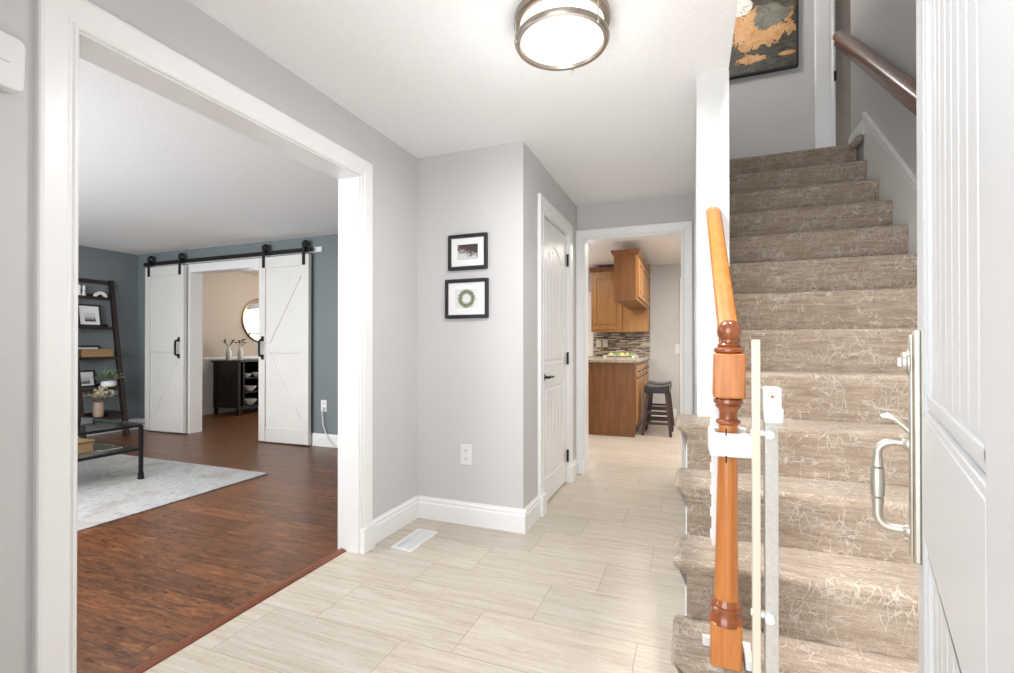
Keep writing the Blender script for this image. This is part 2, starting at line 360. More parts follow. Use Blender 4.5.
# ------------------------------------------------------------------ mesh helpers
class MB:
    def __init__(s): s.bm = bmesh.new()
    def face(s, vs):
        try: return s.bm.faces.new(vs)
        except ValueError: return None
    def box(s, x0, y0, z0, x1, y1, z1, mtx=None):
        vs = [s.bm.verts.new(mtx @ Vector(c) if mtx else c) for c in
              ((x0, y0, z0), (x1, y0, z0), (x1, y1, z0), (x0, y1, z0), (x0, y0, z1), (x1, y0, z1), (x1, y1, z1), (x0, y1, z1))]
        for f in ((0, 3, 2, 1), (4, 5, 6, 7), (0, 1, 5, 4), (1, 2, 6, 5), (2, 3, 7, 6), (3, 0, 4, 7)): s.face([vs[i] for i in f])
        return s
    def prism(s, poly, axis, a, b):
        """poly in the two other axes (in xyz order), extruded from a to b along axis"""
        def mk(p, q):
            r = list(p); r.insert(axis, q); return s.bm.verts.new(r)
        A = [mk(p, a) for p in poly]; B = [mk(p, b) for p in poly]
        s.face(list(reversed(A))); s.face(B)
        n = len(poly)
        for i in range(n): s.face([A[i], A[(i + 1) % n], B[(i + 1) % n], B[i]])
        return s
    def beam(s, p, q, w_, h_, up=(0, 0, 1)):
        """rectangular bar from p to q, w_ sideways, h_ along up"""
        p = Vector(p); q = Vector(q); d = (q - p).normalized(); up = Vector(up)
        sd = d.cross(up); sd = sd.normalized() if sd.length > 1e-6 else Vector((1, 0, 0)); u = sd.cross(d).normalized()
        R = []
        for c in (p, q): R.append([s.bm.verts.new(c + sd * a * w_ / 2 + u * b * h_ / 2) for a, b in ((-1, -1), (1, -1), (1, 1), (-1, 1))])
        s.face(list(reversed(R[0]))); s.face(R[1])
        for i in range(4): s.face([R[0][i], R[0][(i + 1) % 4], R[1][(i + 1) % 4], R[1][i]])
        return s
    def tube(s, pts, r, n=12, cap=True):
        pts = [Vector(p) for p in pts]; rs = r if isinstance(r, (list, tuple)) else [r] * len(pts)
        rings = []; prev = None
        for i, p in enumerate(pts):
            d = (pts[min(i + 1, len(pts) - 1)] - pts[max(i - 1, 0)]).normalized()
            if prev is None:
                a = Vector((0, 0, 1)) if abs(d.z) < .9 else Vector((1, 0, 0)); u = d.cross(a).normalized()
            else: u = (prev - d * prev.dot(d)).normalized()
            prev = u; v = d.cross(u)
            rings.append([s.bm.verts.new(p + (u * math.cos(2 * PI * k / n) + v * math.sin(2 * PI * k / n)) * rs[i]) for k in range(n)])
        for A, B in zip(rings, rings[1:]):
            for k in range(n): s.face([A[k], A[(k + 1) % n], B[(k + 1) % n], B[k]])
        if cap: s.face(list(reversed(rings[0]))); s.face(rings[-1])
        return s
    def lathe(s, prof, c=(0, 0, 0), n=32, axis=2, sq=1.0, cap=True):
        """prof: (radius, height) along the axis; sq stretches the second radial direction"""
        rings = []
        for r, h in prof:
            ring = []
            for k in range(n):
                a = 2 * PI * k / n; q = [r * math.cos(a), r * math.sin(a) * sq]; q.insert(axis, h)
                ring.append(s.bm.verts.new(Vector(q) + Vector(c)))
            rings.append(ring)
        for A, B in zip(rings, rings[1:]):
            for k in range(n): s.face([A[k], A[(k + 1) % n], B[(k + 1) % n], B[k]])
        if cap and prof[0][0] > 1e-5: s.face(list(reversed(rings[0])))
        if cap and prof[-1][0] > 1e-5: s.face(rings[-1])
        return s
    def ball(s, c, r, n=16, sx=1, sy=1, sz=1):
        res = bmesh.ops.create_uvsphere(s.bm, u_segments=n, v_segments=max(6, n // 2), radius=r)
        for v in res['verts']: v.co = Vector((v.co.x * sx, v.co.y * sy, v.co.z * sz)) + Vector(c)
        return s
    def leaf(s, p, d, l, w_, nrm=(0, 0, 1)):
        p = Vector(p); d = Vector(d).normalized(); sd = d.cross(Vector(nrm)); sd = sd.normalized() if sd.length > 1e-4 else Vector((1, 0, 0))
        up = sd.cross(d).normalized() * l * .12
        a = s.bm.verts.new(p); b = s.bm.verts.new(p + d * l * .5 + sd * w_ / 2 + up); c = s.bm.verts.new(p + d * l); e = s.bm.verts.new(p + d * l * .5 - sd * w_ / 2 + up)
        m_ = s.bm.verts.new(p + d * l * .5)
        for f in ((a, b, m_), (b, c, m_), (c, e, m_), (e, a, m_)): s.face(list(f))
        return s
    def build(s, name, mat, parent=None, bevel=0, smooth=False, local=False, seg=2):
        bm = s.bm
        bmesh.ops.remove_doubles(bm, verts=bm.verts, dist=1e-6)
        bmesh.ops.recalc_face_normals(bm, faces=bm.faces)
        me = bpy.data.meshes.new(name); o = bpy.data.objects.new(name, me); COL.objects.link(o)
        if parent is not None:
            o.parent = parent
            if not local:
                off = Vector((0, 0, 0)); q = parent
                while q: off += q.location; q = q.parent
                for v in bm.verts: v.co -= off
        else:
            xs = [v.co for v in bm.verts]
            org = Vector(((min(v.x for v in xs) + max(v.x for v in xs)) / 2, (min(v.y for v in xs) + max(v.y for v in xs)) / 2, min(v.z for v in xs)))
            for v in bm.verts: v.co -= org
            o.location = org
        bm.to_mesh(me); bm.free()
        me.materials.append(M[mat])
        if smooth:
            for p in me.polygons: p.use_smooth = True
            try: me.set_sharp_from_angle(angle=math.radians(38))
            except Exception: pass
        if bevel:
            b = o.modifiers.new('bevel', 'BEVEL'); b.width = bevel; b.segments = seg; b.limit_method = 'ANGLE'; b.angle_limit = math.radians(40)
            for p in me.polygons: p.use_smooth = True
            try: me.set_sharp_from_angle(angle=math.radians(38))
            except Exception: pass
            b.harden_normals = False
        return o

def tag(o, label, cat, group=None):
    o['label'] = label; o['category'] = cat
    if group: o['group'] = group
    return o
def struct(o, label=None, cat=None):
    o['kind'] = 'structure'
    if label: o['label'] = label
    if cat: o['category'] = cat
    return o
def thing(name, loc, label, cat, group=None, rz=0):
    o = bpy.data.objects.new(name, None); COL.objects.link(o); o.location = loc; o.rotation_euler = (0, 0, rz)
    o.empty_display_size = .1
    return tag(o, label, cat, group)
def B(*a): return MB().box(*a)

# ------------------------------------------------------------------ key dimensions
H = 2.44; XL = -1.735; YP = 2.7986; XC = -.971; YF = 4.294; YB = 4.364; XR = .168; XW = .032; YW = 2.43
XSR = 1.185; ZT = 5.0; XLL = -7.25; XDL = -7.6; YKB = 8.22; RISE = .2069; RUN = .22637; NOSE0 = 1.32452; XST = 1.17

# ------------------------------------------------------------------ floors
f = MB().box(-1.86, -.2, -.06, 1.3, YF + .05, 0).box(-2.8, YF + .05, -.06, 1.6, 8.4, 0)
struct(f.build('floor', 'tile'), 'pale travertine plank tile floor of the hall and kitchen', 'floor')
f = MB().box(-7.75, .1, -.06, -1.86, YB, 0).box(-7.75, YB, -.06, -2.85, 9.2, 0)
struct(f.build('floor_living', 'plank'), 'dark reddish brown hardwood plank floor of the living room', 'floor')
f = MB().prism([(-1.868, 0), (-1.815, 0), (-1.818, .006), (-1.835, .013), (-1.85, .013), (-1.866, .006)], 1, .878, 2.182)
struct(f.build('trim_threshold', 'threshold'), 'reddish brown wooden threshold strip between plank floor and tile floor', 'threshold')

# ------------------------------------------------------------------ ceilings
struct(B(XL - .14, .1, H, XR, YF, H + .2).build('ceiling', 'ceiling'), 'white textured ceiling above the entrance hall', 'ceiling')
struct(B(XLL, .1, H, XL - .14, YB, H + .2).build('ceiling_living', 'ceiling'), 'white textured ceiling of the living room', 'ceiling')
struct(B(XDL, YB + .166, H + .05, -2.9, 9.1, H + .2).build('ceiling_dining', 'ceiling'), 'white ceiling of the dining room behind the barn doors', 'ceiling')
struct(B(-2.8, YF + .13, 2.5, 1.5, YKB, 2.62).build('ceiling_kitchen', 'ceiling'), 'white ceiling of the kitchen', 'ceiling')
struct(B(-.6, .1, ZT, 2.6, 5.6, ZT + .1).build('ceiling_upstairs', 'ceiling'), 'white ceiling above the staircase', 'ceiling')

# ------------------------------------------------------------------ walls
def wall(name, boxes, mat, label):
    m = MB()
    for b in boxes: m.box(*b)
    return struct(m.build(name, mat), label, 'wall')
OY0, OY1, OZ = .870, 2.19, 2.118            # cased opening in the left wall
wall('wall_left', [(XL - .14, .25, 0, XL, OY0, H), (XL - .14, OY1, 0, XL, YP, H), (XL - .14, OY0, OZ, XL, OY1, H)], 'wall', 'light grey wall with the wide cased opening to the living room')
wall('wall_picture', [(XL - .14, YP, 0, XC, YP + .11, H)], 'wall', 'short light grey wall carrying two framed prints')
CY0, CY1, CZ = 3.2, 3.952, 2.105
wall('wall_closet', [(XC - .11, YP + .11, 0, XC, CY0, H), (XC - .11, CY1, 0, XC, YF, H), (XC - .11, CY0, CZ, XC, CY1, H)], 'wall', 'grey side wall with the white closet door')
KX0, KX1, KZ = -.897, -.066, 2.127
wall('wall_far', [(-2.8, YF, 0, KX0, YF + .13, 2.66), (KX1, YF, 0, XR, YF + .13, 2.66), (XR, YF + .06, 0, 1.3, YF + .13, 2.66), (KX0, YF, KZ, KX1, YF + .13, 2.66)], 'wall', 'grey wall around the doorway to the kitchen')
wall('wall_stair', [(XW, YW, 0, XR, YF, H), (-.05, .25, H + .2, XR, 5.4, ZT)], 'wall_white', 'white wall end between the hall and the carpeted stairs')
wall('wall_stair_right', [(XSR, .25, 0, XSR + .11, 4.46, ZT)], 'wall', 'grey wall along the right side of the staircase')
wall('wall_upstairs_back', [(-.6, 5.4, 2.69, 1.305, 5.52, ZT), (1.305, 5.4, 4.8, 2.05, 5.52, ZT), (2.05, 5.4, 2.69, 2.6, 5.52, ZT)], 'wall', 'grey upstairs wall with the abstract painting')
wall('wall_upstairs_right', [(2.5, 4.46, 2.69, 2.6, 5.4, ZT), (XSR + .11, 4.35, 2.69, 2.6, 4.46, ZT)], 'wall', 'grey wall closing the upstairs corridor')
wall('wall_front', [(-7.4, .1, 0, -6.3, .25, 2.64), (-6.3, .1, 0, -2.9, .25, .75), (-6.3, .1, 2.15, -2.9, .25, 2.64), (-2.9, .1, 0, -.79, .25, 2.64),
                    (-.79, .1, 2.14, .2, .25, ZT), (.2, .1, 0, .42, .25, ZT), (1.06, .1, 0, 1.3, .25, ZT), (.42, .1, 0, 1.06, .25, .25), (.42, .1, 2.13, 1.06, .25, ZT)], 'wall', 'front wall around the entrance door')
wall('wall_living_left', [(XLL - .12, .25, 0, XLL, YB, H)], 'wall_blue', 'blue grey wall behind the ladder shelf')
BX0, BX1, BZ = -6.19, -4.75, 2.14
wall('wall_living_back', [(XDL - .12, YB, 0, BX0, YB + .166, 2.6), (BX1, YB, 0, -2.8, YB + .166, 2.6), (BX0, YB, BZ, BX1, YB + .166, 2.6)], 'wall_blue', 'blue grey living room wall behind the white barn doors')
wall('wall_dining_left', [(XDL - .12, YB + .166, 0, XDL, 9.12, 2.6)], 'wall_beige', 'beige dining room wall with the round mirror')
wall('wall_dining_back', [(XDL, 9.0, 0, -5.9, 9.12, 2.6), (-3.9, 9.0, 0, -2.8, 9.12, 2.6), (-5.9, 9.0, 0, -3.9, 9.12, .8), (-5.9, 9.0, 2.15, -3.9, 9.12, 2.6)], 'wall_beige', 'beige dining room wall around the window')
wall('wall_dining_right', [(-2.9, YB + .166, 0, -2.8, 9.0, 2.6)], 'wall_beige', 'beige wall between the dining room and the kitchen')
wall('wall_kitchen_back', [(-2.8, YKB, 0, -2.5, YKB + .12, 2.62), (-1.66, YKB, 0, 1.5, YKB + .12, 2.62), (-2.5, YKB, 0, -1.66, YKB + .12, .96), (-2.5, YKB, 2.0, -1.66, YKB + .12, 2.62)], 'wall', 'grey kitchen wall behind the oak cabinets')
wall('wall_kitchen_right', [(1.5, YF + .13, 0, 1.6, YKB + .12, 2.62)], 'wall', 'grey wall on the right side of the kitchen')

# ------------------------------------------------------------------ trim: baseboards, casings
def bb_prof(sign, wallc, hgt=.145, th=.018):
    return [(wallc, 0), (wallc + sign * th, 0), (wallc + sign * th, hgt * .72), (wallc + sign * th * .72, hgt * .76), (wallc + sign * th * .72, hgt * .88), (wallc + sign * th * .35, hgt * .94), (wallc + sign * th * .3, hgt), (wallc, hgt)]
def base_y(name, x, sign, y0, y1, label, hgt=.145, z=0):      # runs along Y on the plane X = x
    m = MB().prism([(a, b + z) for a, b in bb_prof(sign, x, hgt)], 1, y0, y1)
    return struct(m.build(name, 'trim'), label, 'baseboard')
def base_x(name, y, sign, x0, x1, label, hgt=.145, z=0):
    m = MB().prism([(a, b + z) for a, b in bb_prof(sign, y, hgt)], 0, x0, x1)
    return struct(m.build(name, 'trim'), label, 'baseboard')
base_y('baseboard_left', XL, 1, 2.293, YP, 'white baseboard beside the floor vent')
base_x('baseboard_picture', YP, -1, XL + .018, XC + .018, 'white baseboard under the two framed prints')
base_y('baseboard_closet', XC, 1, YP, 3.095, 'short white baseboard left of the closet door')
base_y('baseboard_closet_end', XC, 1, 4.06, YF, 'tiny white baseboard between the closet door and the kitchen doorway')
base_x('baseboard_living_back', YB, -1, XLL, -6.32, 'white baseboard in the corner behind the ladder shelf')
base_x('baseboard_living_right', YB, -1, -4.62, -2.9, 'white baseboard right of the barn doors')
base_y('baseboard_living_left', XLL, 1, .25, YB - .018, 'white baseboard behind the ladder shelf')
base_y('baseboard_dining', XDL, 1, YB + .166, 9.0, 'white baseboard behind the black sideboard', .2)
base_x('baseboard_kitchen', YKB, -1, -.6, -.21, 'white baseboard behind the black stools', .13)
base_x('baseboard_upstairs', 5.4, -1, -.4, 1.13, 'white baseboard of the upstairs wall', .13, 2.69)

PROF = [(0, 0), (0, .012), (.004, .017), (.011, .017), (.016, .012), (.022, .013), (.030, .018), (.085, .023), (.094, .022), (.098, .018), (.098, 0)]
def casing(name, axis, c, sign, a0, a1, zt, label, z0=0, prof=PROF, plinth=.135, k=1.0, cat='door frame', depth=.13):
    """casing around an opening; axis: 0 = wall plane X=c running in Y, 1 = wall plane Y=c running in X; jamb lining runs back by depth"""
    m = MB(); prof = [(w_ * k, d) for w_, d in prof]
    def P3(a, z, d):
        return (c + sign * d, a, z) if axis == 0 else (a, c + sign * d, z)
    rings = []
    for (ax, az, dx_, dz_) in ((a0, z0, -1, 0), (a0, zt, -1, 1), (a1, zt, 1, 1), (a1, z0, 1, 0)):
        rings.append([m.bm.verts.new(P3(ax + dx_ * w_, az + dz_ * w_, d)) for w_, d in prof])
    for A, Bq in zip(rings, rings[1:]):
        for i in range(len(prof)):
            j = (i + 1) % len(prof); m.face([A[i], A[j], Bq[j], Bq[i]])
    m.face(list(rings[0])); m.face(list(reversed(rings[-1])))
    W = prof[-1][0]
    def bx(a_, b_, za, zb, da, db):
        p, q = P3(a_, za, da), P3(b_, zb, db)
        m.box(*(min(u, v) for u, v in zip(p, q)), *(max(u, v) for u, v in zip(p, q)))
    if plinth:
        bx(a0 - W - .004, a0 + .001, z0, z0 + plinth, 0, .038); bx(a1 - .001, a1 + W + .004, z0, z0 + plinth, 0, .038)
    if depth:
        bx(a0 - .02, a0 + .006, z0, zt - .006, -depth, .002); bx(a1 - .006, a1 + .02, z0, zt - .006, -depth, .002); bx(a0 - .02, a1 + .02, zt - .006, zt + .02, -depth, .002)
    o = m.build(name, 'trim')
    return struct(o, label, cat)
casing('trim_opening', 0, XL, 1, OY0, OY1, OZ, 'white moulded casing of the wide opening to the living room', depth=.142)
casing('trim_closet', 0, XC, 1, CY0, CY1, CZ, 'white casing around the closet door', depth=.11)
casing('trim_kitchen', 1, YF, -1, KX0, KX1, KZ, 'white casing around the kitchen doorway', depth=.135, k=.88)
casing('trim_barn', 1, YB, -1, BX0, BX1, BZ, 'white casing behind the barn doors', depth=.168, prof=[(0, 0), (0, .012), (.1, .014), (.1, 0)], plinth=0)
casing('trim_upstairs', 1, 5.4, -1, 1.305, 2.05, 4.8, 'white casing of the upstairs doorway', 2.69, depth=.12, k=1.7)
struct(B(XW - .002, YW - .014, 0, XR + .002, YW, H).build('trim_wall_end', 'wall_white'), 'white cap on the wall end beside the stairs', 'trim')
# dining wainscot: chair rail and panel mouldings
m = MB().prism([(XDL, .90), (XDL + .018, .91), (XDL + .03, .935), (XDL + .03, .955), (XDL, .965)], 1, YB + .166, 9.0)
m.box(XDL, YB + .166, .2, XDL + .006, 9.0, .90)
for y0 in (4.65, 5.75, 6.85, 7.95):
    for (a, b_, c, d) in ((y0, .26, y0 + .9, .285), (y0, .79, y0 + .9, .815), (y0, .26, y0 + .025, .815), (y0 + .875, .26, y0 + .9, .815)):
        m.box(XDL + .005, a, b_, XDL + .018, c, d)
struct(m.build('trim_wainscot', 'trim'), 'cream chair rail and panelling low on the dining room wall', 'trim')

# ------------------------------------------------------------------ windows
def window(name, x0, x1, z0, z1, y, sign, label, nx=2, nz=2, mat='trim'):
    o = MB(); cw = .09
    for b in ((x0 - cw, z0 - cw, x0, z1 + cw), (x1, z0 - cw, x1 + cw, z1 + cw), (x0, z1, x1, z1 + cw), (x0, z0 - cw, x1, z0)):
        o.box(b[0], min(y, y + sign * .022), b[1], b[2], max(y, y + sign * .022), b[3])
    fr = o.build(name, mat); struct(fr, label, 'window')
    s_ = MB(); yy0, yy1 = sorted((y - sign * .03, y - sign * .07))
    for b in ((x0, z0, x0 + .045, z1), (x1 - .045, z0, x1, z1), (x0, z0, x1, z0 + .045), (x0, z1 - .045, x1, z1)): s_.box(b[0], yy0, b[1], b[2], yy1, b[3])
    for i in range(1, nx): xx = x0 + (x1 - x0) * i / nx; s_.box(xx - .02, yy0, z0, xx + .02, yy1, z1)
    for i in range(1, nz): zz = z0 + (z1 - z0) * i / nz; s_.box(x0, yy0, zz - .02, x1, yy1, zz + .02)
    s_.build('window_sash', mat, fr)
    B(x0 + .03, (yy0 + yy1) / 2 - .003, z0 + .03, x1 - .03, (yy0 + yy1) / 2 + .003, z1 - .03).build('window_pane', 'pane', fr)
window('window_1', -5.9, -3.9, .8, 2.15, 9.0, -1, 'white framed dining room window seen in the round mirror', 3, 2)
window('window_2', -2.5, -1.66, .96, 2.0, YKB, -1, 'bright kitchen window left of the mosaic tiles', 2, 2)

window('added_sidelight', .42, 1.06, .25, 2.13, .25, 1, 'added unseen sidelight window beside the entrance door, lighting the lower steps', 1, 4)  # invented window, added so that light reaches the lower steps

# ------------------------------------------------------------------ staircase
stairs = bpy.data.objects.new('staircase', None); COL.objects.link(stairs); stairs.location = (.6, NOSE0 + RUN, 0)
struct(stairs, 'carpeted straight staircase rising beside the hall', 'staircase')
def step(k):
    yn = NOSE0 + k * RUN; z = k * RISE; x0 = -.045 if k <= 4 else XR + .004
    m = MB(); nose = .016; th = .046
    if k == 13:
        depth = 5.4 - yn - .02
    else: depth = RUN + nose + .004
    # cross-section (y, z): rounded bullnose, riser falling slightly behind it
    r = th / 2; prof = [(yn + depth, z)]
    n = 7
    for i in range(n + 1):
        a = PI / 2 + PI / 2 * i / n; prof.append((yn + .024 + math.cos(a) * .024, z - .024 + math.sin(a) * .024))
    prof += [(yn + .002, z - .05), (yn + nose * .6, z - .10), (yn + nose, z - RISE), (yn + depth, z - RISE)]
    xs = [x0 + (XST - x0) * i / 40 for i in range(41)]
    rings = []
    ymid = sum(p[0] for p in prof) / len(prof)
    def ring(x, inset=0.0, riser_only=False):
        out = []
        for (y, zz) in prof:
            wob = .0022 * (math.sin(x * 37 + zz * 51 + k) + math.sin(x * 83 + y * 61 + k * 2.3))
            out.append((x, y + wob * (1 if y < yn + .06 else 0), zz + wob * (.5 if y < yn + .06 else 0)))
        return out
    body = [[m.bm.verts.new(p) for p in ring(x)] for x in xs]
    for A, Bq in zip(body, body[1:]):
        for i in range(len(prof)): j = (i + 1) % len(prof); m.face([A[i], A[j], Bq[j], Bq[i]])
    m.face(list(body[0])); m.face(list(reversed(body[-1])))
    if k <= 4:   # pull the riser end in under the rounded side nosing
        for v in body[0]:
            if v.co.z < z - th + .002: v.co.x = x0 + .032
        for v in body[1]:
            if v.co.z < z - th + .002: v.co.x = x0 + .040
        m.tube([(x0 + .010, yn + r + .0, z - r), (x0 + .010, yn + depth, z - r)], r * 1.02, 16)
        m.ball((x0 + .010, yn + r, z - r), r * 1.06, 14)
    o = m.build('step', 'carpet', stairs, smooth=True)
    return o
for k in range(1, 14): step(k)
B(1.13, 4.12, 13 * RISE - .05, XST - .002, 4.30, 13 * RISE + .004).build('landing_edge', 'carpet', stairs, bevel=.012)
m = MB()   # boarded white side under the open steps
pts = [(1.60, 0)]
for k in range(1, 5):
    y_ = NOSE0 + k * RUN + .03; pts += [(y_, (k - 1) * RISE + .002), (y_, k * RISE - .06)]
pts += [(YW - .02, 4 * RISE - .06), (YW - .02, 0)]
m.prism(pts[1:], 0, -.018, .0)
m.build('stringer', 'trim', stairs)['label'] = 'white side board under the open steps'
# skirt board on the right wall
def rk(y): return (y - NOSE0) / RUN * RISE
m = MB()
poly = [(1.25, 0), (1.25, rk(1.25) + .30), (4.12, rk(4.12) + .295), (4.12, rk(4.12) - .25), (1.55, -.0)]
m.prism(poly, 0, XST + .0005, XSR)
m.prism([(1.25, rk(1.25) + .262), (1.25, rk(1.25) + .30), (4.12, rk(4.12) + .295), (4.12, rk(4.12) + .257)], 0, XST - .008, XSR)
m.prism([(1.25, rk(1.25) + .235), (1.25, rk(1.25) + .250), (4.12, rk(4.12) + .245), (4.12, rk(4.12) + .230)], 0, XST - .004, XSR)
struct(m.build('trim_stair_skirt', 'trim', bevel=.003), 'white sloping skirt board along the right side of the stairs', 'skirt board')
base_y('baseboard_landing', XSR, -1, 4.122, 4.46, 'short white baseboard piece at the top of the stairs', .13, 13 * RISE)

# ------------------------------------------------------------------ upstairs corridor door
d = B(1.325, 5.45, 2.70, 2.03, 5.49, 4.785).build('door_3', 'shaded_door', bevel=.003)
struct(d, 'white door with brown shade painted in at the top of the stairs beside the wall rail', 'door')
B(1.294, 5.375, 3.71, 1.315, 5.396, 3.80).build('strike_plate', 'black_metal', d)

# ------------------------------------------------------------------ wall handrail (stairs, right)
t_ = thing('wall_handrail', (1.10, 3.6, 2.9), 'dark reddish stained handrail climbing the right stair wall', 'handrail')
y0, y1 = 1.5, 4.43
def rz(y): return 3.55 + (y - 4.376) * .838
def sweep(m, prof, p, q):
    p, q = Vector(p), Vector(q); dd = (q - p).normalized(); sd = Vector((1, 0, 0)); up = sd.cross(dd)
    R = [[m.bm.verts.new(c + sd * a + up * b_) for a, b_ in prof] for c in (p, q)]
    n = len(prof)
    for i in range(n): m.face([R[0][i], R[0][(i + 1) % n], R[1][(i + 1) % n], R[1][i]])
    m.face(list(reversed(R[0]))); m.face(R[1]); return m
RAILP = [(a * 1.4, b * 1.45) for a, b in [(-.018, -.035), (.018, -.035), (.020, -.012), (.030, -.004), (.032, .012), (.024, .026), (.010, .033), (-.010, .033), (-.024, .026), (-.032, .012), (-.030, -.004), (-.020, -.012)]]
sweep(MB(), RAILP, (1.10, y0, rz(y0)), (1.10, y1, rz(y1))).build('rail', 'copper_rail', t_, smooth=True)
for yb in (1.9, 3.2, 4.44):
    m = MB().tube([(1.184, yb, rz(yb) - .11), (1.14, yb, rz(yb) - .105), (1.105, yb, rz(yb) - .075), (1.10, yb, rz(yb) - .045)], .008, 10)
    m.prism([(yb - .025, rz(yb) - .15), (yb + .025, rz(yb) - .15), (yb + .025, rz(yb) - .07), (yb - .025, rz(yb) - .07)], 0, 1.178, 1.1845)
    m.build('bracket', 'plastic', t_, smooth=True)['label'] = 'white metal rail bracket'

# ------------------------------------------------------------------ banister: newel post + rail
NX, NY = .098, 1.589
t_ = thing('stair_banister', (NX, NY, RISE), 'honey oak turned newel post with a short sloping handrail on the bottom step', 'banister')
t_.rotation_euler = (0, .0125, 0)
hw = .0425
def zz(v): return 1.127 - (v - 357) * .00306
post = MB()
post.box(NX - hw, NY - hw, RISE - .002, NX + hw, NY + hw, zz(616)); po = post.build('newel_base', 'honey', t_, bevel=.004)
MB().lathe([(hw * 1.2, zz(618)), (.048, zz(612)), (.0425, zz(608)), (.044, zz(606)), (.0445, zz(604)), (.040, zz(602)), (.042, zz(600.5)), (.040, zz(598)), (.0345, zz(595))], (NX, NY, 0), 40).build('base_ring', 'honey_dark', t_, smooth=True)
MB().lathe([(.0345, zz(595)), (.0335, zz(585)), (.031, zz(540)), (.0285, zz(480)), (.0272, zz(450)), (.0265, zz(424))], (NX, NY, 0), 40).build('newel_shaft', 'honey', t_, smooth=True)
MB().lathe([(.0265, zz(424)), (.031, zz(423.4)), (.0355, zz(421.5)), (.0355, zz(420.5)), (.031, zz(418.6)), (.026, zz(418)), (.0255, zz(412)), (.029, zz(408.5)), (.036, zz(406)), (.0365, zz(405)), (.0345, zz(404.2)), (.041, zz(402.5)), (.042, zz(400.5)), (.040, zz(398.6)), (.034, zz(397.6)), (.034, zz(396))], (NX, NY, 0), 40).build('neck_ring', 'honey_dark', t_, smooth=True)
bl = MB().box(NX - hw - .001, NY - hw - .001, zz(397), NX + hw + .001, NY + hw + .001, zz(353.5)).build('newel_block', 'honey', t_, bevel=.006, seg=3)
prof = [(.036, zz(354)), (.037, zz(353)), (.043, zz(351.5)), (.0435, zz(349.5)), (.040, zz(347.8)), (.031, zz(347)), (.0335, zz(345.6)), (.031, zz(344.2)), (.024, zz(342.5)), (.0245, zz(341))]
for i in range(13):
    a = -math.radians(48) + math.radians(138) * i / 12; prof.append((max(.0352 * math.cos(a), .0), zz(331.3) + .0352 * math.sin(a)))
MB().lathe(prof, (NX, NY, 0), 36).build('finial', 'honey_dark', t_, smooth=True)
RP = [(-.020, -.036), (.020, -.036), (.022, -.014), (.0295, -.006), (.0305, .010), (.025, .022), (.011, .028), (-.011, .028), (-.025, .022), (-.0305, .010), (-.0295, -.006), (-.022, -.014)]
sweep(MB(), RP, (NX + .002, 1.612, 1.176), (NX - .017, 2.37, 1.760)).build('handrail', 'honey_rail', t_, smooth=True)
sweep(MB(), RP, (NX - .017, 2.367, 1.7575), (NX - .018, 2.414, 1.782)).build('handrail_end', 'honey_rail', t_, smooth=True)

# ------------------------------------------------------------------ baby gate
t_ = thing('baby_gate', (.19, 1.52, RISE * 0), 'white baby gate hardware clamped to the newel post beside the stairs', 'baby gate')
B(.163, 1.5, .0, .184, 1.525, 1.178).build('gate_bar', 'cream', t_, bevel=.003)['label'] = 'tall cream gate bar'
m = B(.195, 1.500, .0, .228, 1.536, 1.0)
m.build('gate_stile', 'greywhite', t_, bevel=.003)['label'] = 'speckled grey white gate stile'
m = MB().box(.190, 1.492, .968, .236, 1.545, 1.045); m.box(.192, 1.488, .945, .24, 1.547, .988)
lh = m.build('latch_head', 'plastic', t_, bevel=.006, seg=3)
MB().lathe([(.004, 1.588), (.004, 1.593)], (.212, -.099, 1.02), 12, 1).build('latch_dot', 'honey', lh)
for z in (.915, .405):
    m = MB().tube([(.16, 1.512, z), (.197, 1.512, z)], .010, 12).lathe([(.012, 1.482), (.012, 1.50)], (.204, 0, z), 18, 1)
    m.build('hinge_peg', 'plastic', t_, smooth=True)
for zc, x0_, x1_ in ((.868, .054, .164),):
    m = MB(); m.box(x0_, NY - .056, zc - .034, x1_, NY - .032, zc + .034); m.box(x0_ - .003, NY - .05, zc - .024, x0_ + .018, NY + .05, zc + .036)
    m.box(x1_ - .03, NY - .07, zc - .03, x1_ + .006, NY - .03, zc + .036); m.box(x0_, NY + .032, zc - .03, .16, NY + .056, zc + .04)
    c = m.build('clamp', 'plastic', t_, bevel=.004)
    for q in (-1, 1): MB().tube([(NX, NY - .054, zc + q * .05), (NX, NY - .058, zc + q * .03)], .0022, 8).build('clamp_screw', 'black_metal', c)
m = MB().box(.062, NY + .046, .53, .11, NY + .06, 1.12)
for i in range(8): m.box(.058, NY + .047, .55 + i * .07, .066, NY + .058, .58 + i * .07)
m.build('mounting_board', 'plastic', t_, bevel=.003)
m = MB().box(.035, NY + .046, RISE + .002, .172, NY + .06, RISE + .035); m.box(.15, NY - .035, RISE + .002, .172, NY + .05, RISE + .03)
m.build('base_plate', 'plastic', t_, bevel=.003)

